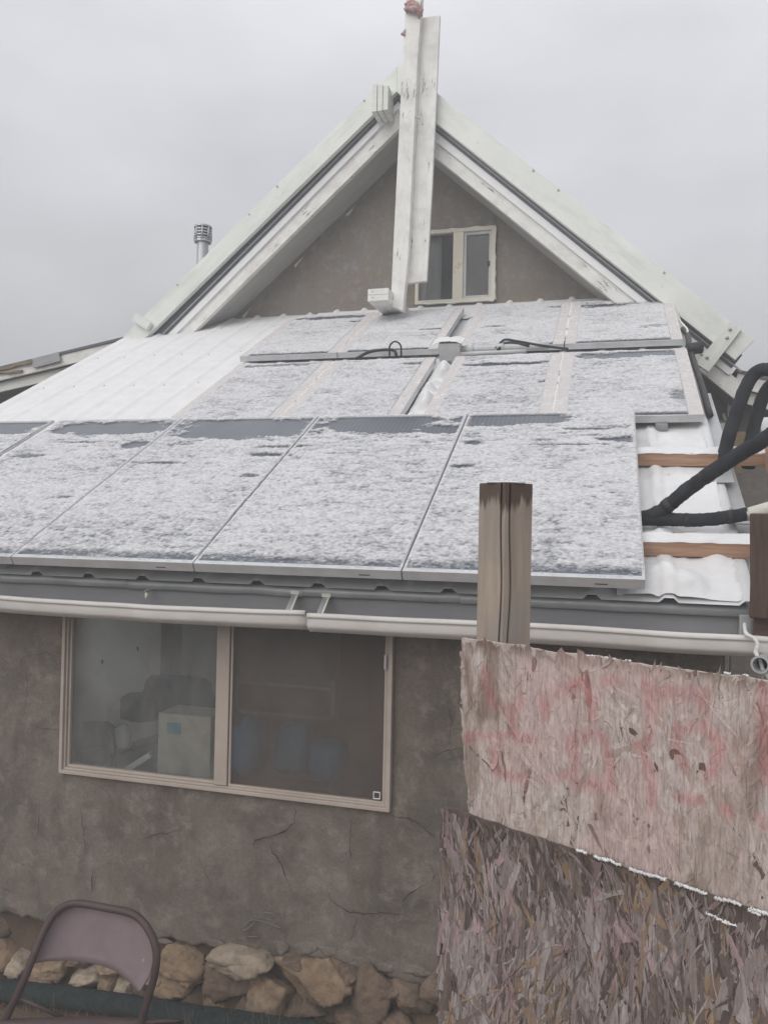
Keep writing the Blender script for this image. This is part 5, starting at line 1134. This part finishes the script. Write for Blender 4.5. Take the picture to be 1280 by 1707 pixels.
o = rock('snow_cap', (bc[0]+lean*(ztop-bc[2]), bc[1], ztop+.001), .046, .046, .0035, 'snow_solid', po, 3, 0, (18, 9), .12)

# ================================================================== FOLDING CHAIR
ch = empty('folding_chair', (-1.95, 2.85, -.14), 'brown tube folding chair with mauve backrest before the stone footing', 'chair')
cl_ = [(-12, 1745, .27), (6, 1707, .36), (38, 1640, .52), (60, 1585, .64), (76, 1548, .71), (95, 1520, .76), (125, 1506, .785), (180, 1514, .785), (222, 1524, .775), (247, 1548, .735), (261, 1585, .66), (258, 1625, .57), (244, 1675, .45), (233, 1712, .36), (222, 1750, .27)]
fp = [atZ(x, y, z) for x, y, z in cl_]
# carry both side tubes on down to the ground
dl = (fp[0]-fp[2])/np.linalg.norm(fp[0]-fp[2]); dr = (fp[-1]-fp[-3])/np.linalg.norm(fp[-1]-fp[-3])
fl_ = fp[0]+dl*((fp[0][2]+.14)/-dl[2]); fr_ = fp[-1]+dr*((fp[-1][2]+.10)/-dr[2])
tube('main_frame', [fl_]+fp+[fr_], .0155, 'chair_tube', ch, 12, 6)
# backrest: curved sheet hung between the tubes
def lerp(a, b, s): return a+(b-a)*s
NU, NV = 22, 10
topL, topR = [atZ(*p) for p in ((72, 1560, .685), (100, 1520, .755), (128, 1509, .778))], None
up_edge = [(46, 1608, .585), (62, 1575, .655), (80, 1541, .72), (103, 1516, .765), (128, 1511, .775), (150, 1513, .775), (180, 1518, .775), (215, 1528, .765), (236, 1545, .735), (250, 1575, .68), (254, 1605, .615), (247, 1635, .545)]
lo_edge = [(46, 1608, .585), (60, 1607, .583), (80, 1607, .58), (100, 1608, .575), (120, 1610, .57), (145, 1615, .562), (165, 1620, .555), (185, 1628, .545), (202, 1638, .53), (216, 1648, .515), (228, 1655, .505), (232, 1652, .51)]
def resample(P_, n_):
    P_ = np.array(P_); s = np.linspace(0, len(P_)-1, n_); i = np.minimum(s.astype(int), len(P_)-2); f_ = (s-i)[:, None]; return P_[i]*(1-f_)+P_[i+1]*f_
UE = resample([atZ(*p) for p in up_edge], NU); LE = resample([atZ(*p) for p in lo_edge], NU)
sag = np.array([0, .045, -.0])
G = np.zeros((NU, NV, 3))
for i in range(NU):
    for j in range(NV):
        s = j/(NV-1); G[i, j] = lerp(LE[i], UE[i], s)+sag*math.sin(math.pi*i/(NU-1))*.9
bk = grid_mesh('backrest', G[..., 0], G[..., 1], G[..., 2], 'chair_pad', None, ch)
s_ = bk.modifiers.new('thickness', 'SOLIDIFY'); s_.thickness = .004
# seat, rear legs and braces (below the picture's edge for the most part)
mid = lambda a, b, s: a+(b-a)*s
zl = lambda P0, P1, z: P0+(P1-P0)*((z-P0[2])/(P1[2]-P0[2]))
sL, sR = zl(fl_, fp[2], .365), zl(fr_, fp[-3], .365); fdir = (fl_-fp[3]); fdir[2] = 0; fdir /= np.linalg.norm(fdir)
side = (sR-sL); side /= np.linalg.norm(side)
c00 = sL+side*.03-fdir*.20; c10 = sR-side*.03-fdir*.20; c01 = c00+fdir*.38; c11 = c10+fdir*.38
U, S_ = np.meshgrid(np.linspace(0, 1, 12), np.linspace(0, 1, 12), indexing='ij')
Pq = (c00[None, None]*((1-U)*(1-S_))[..., None]+c10[None, None]*(U*(1-S_))[..., None]+c01[None, None]*((1-U)*S_)[..., None]+c11[None, None]*(U*S_)[..., None])
rr_ = 1-.0*U; se = grid_mesh('seat', Pq[..., 0], Pq[..., 1], Pq[..., 2]+.012*(np.sin(np.pi*U)*np.sin(np.pi*S_)), 'chair_tube', None, ch); s_ = se.modifiers.new('thickness', 'SOLIDIFY'); s_.thickness = .015
for c_, f_ in ((c00, sL), (c10, sR)):
    rl = c_+fdir*.12; foot = c_-fdir*.22; foot = np.array([foot[0], foot[1], -.13]); tube('rear_leg', [rl, foot], .011, 'chair_tube', ch, 8, 2)
tube('cross_brace', [mid(fl_, sL, .45), mid(fr_, sR, .45)], .008, 'chair_tube', ch, 8, 1)
for f_ in (fl_, fr_): tube('rubber_foot', [f_+np.array([0, 0, -.004]), f_-(dl*.03)], .019, 'blackp', ch, 10, 1)
tube('seat_link', [zl(fl_, fp[2], .47), c00+np.array([0, 0, .01])], .008, 'chair_tube', ch, 8, 1)

# fuzzy green roll along the foot of the wall
hp = [atZ(-80, 1642, -.075), atZ(30, 1654, -.075), atZ(120, 1664, -.07), atZ(220, 1678, -.06), atZ(320, 1694, -.04), atZ(420, 1708, -.015), atZ(560, 1728, .01)]
t_ = tube('turf_roll', hp, .052, 'turf', None, 20, 14, .025); tag(t_, 'fuzzy blue green roll lying on the ground behind the chair', 'roll')
# ================================================================== misty winter air
m, t, b = new_mat('misty_air'); t.nodes.remove(b); pv_ = node(t, 'ShaderNodeVolumePrincipled'); pv_.inputs['Color'].default_value = (.93, .94, .96, 1); pv_.inputs['Density'].default_value = HAZE; pv_.inputs['Anisotropy'].default_value = 0.0
t.links.new(pv_.outputs[0], t.nodes['Material Output'].inputs['Volume']); MAT['haze'] = m
hz = box('haze', -30, 30, -20, 40, -1.2, 9.5, 'haze', None, 0); tag(hz, 'thin winter mist around the house', kind='stuff')
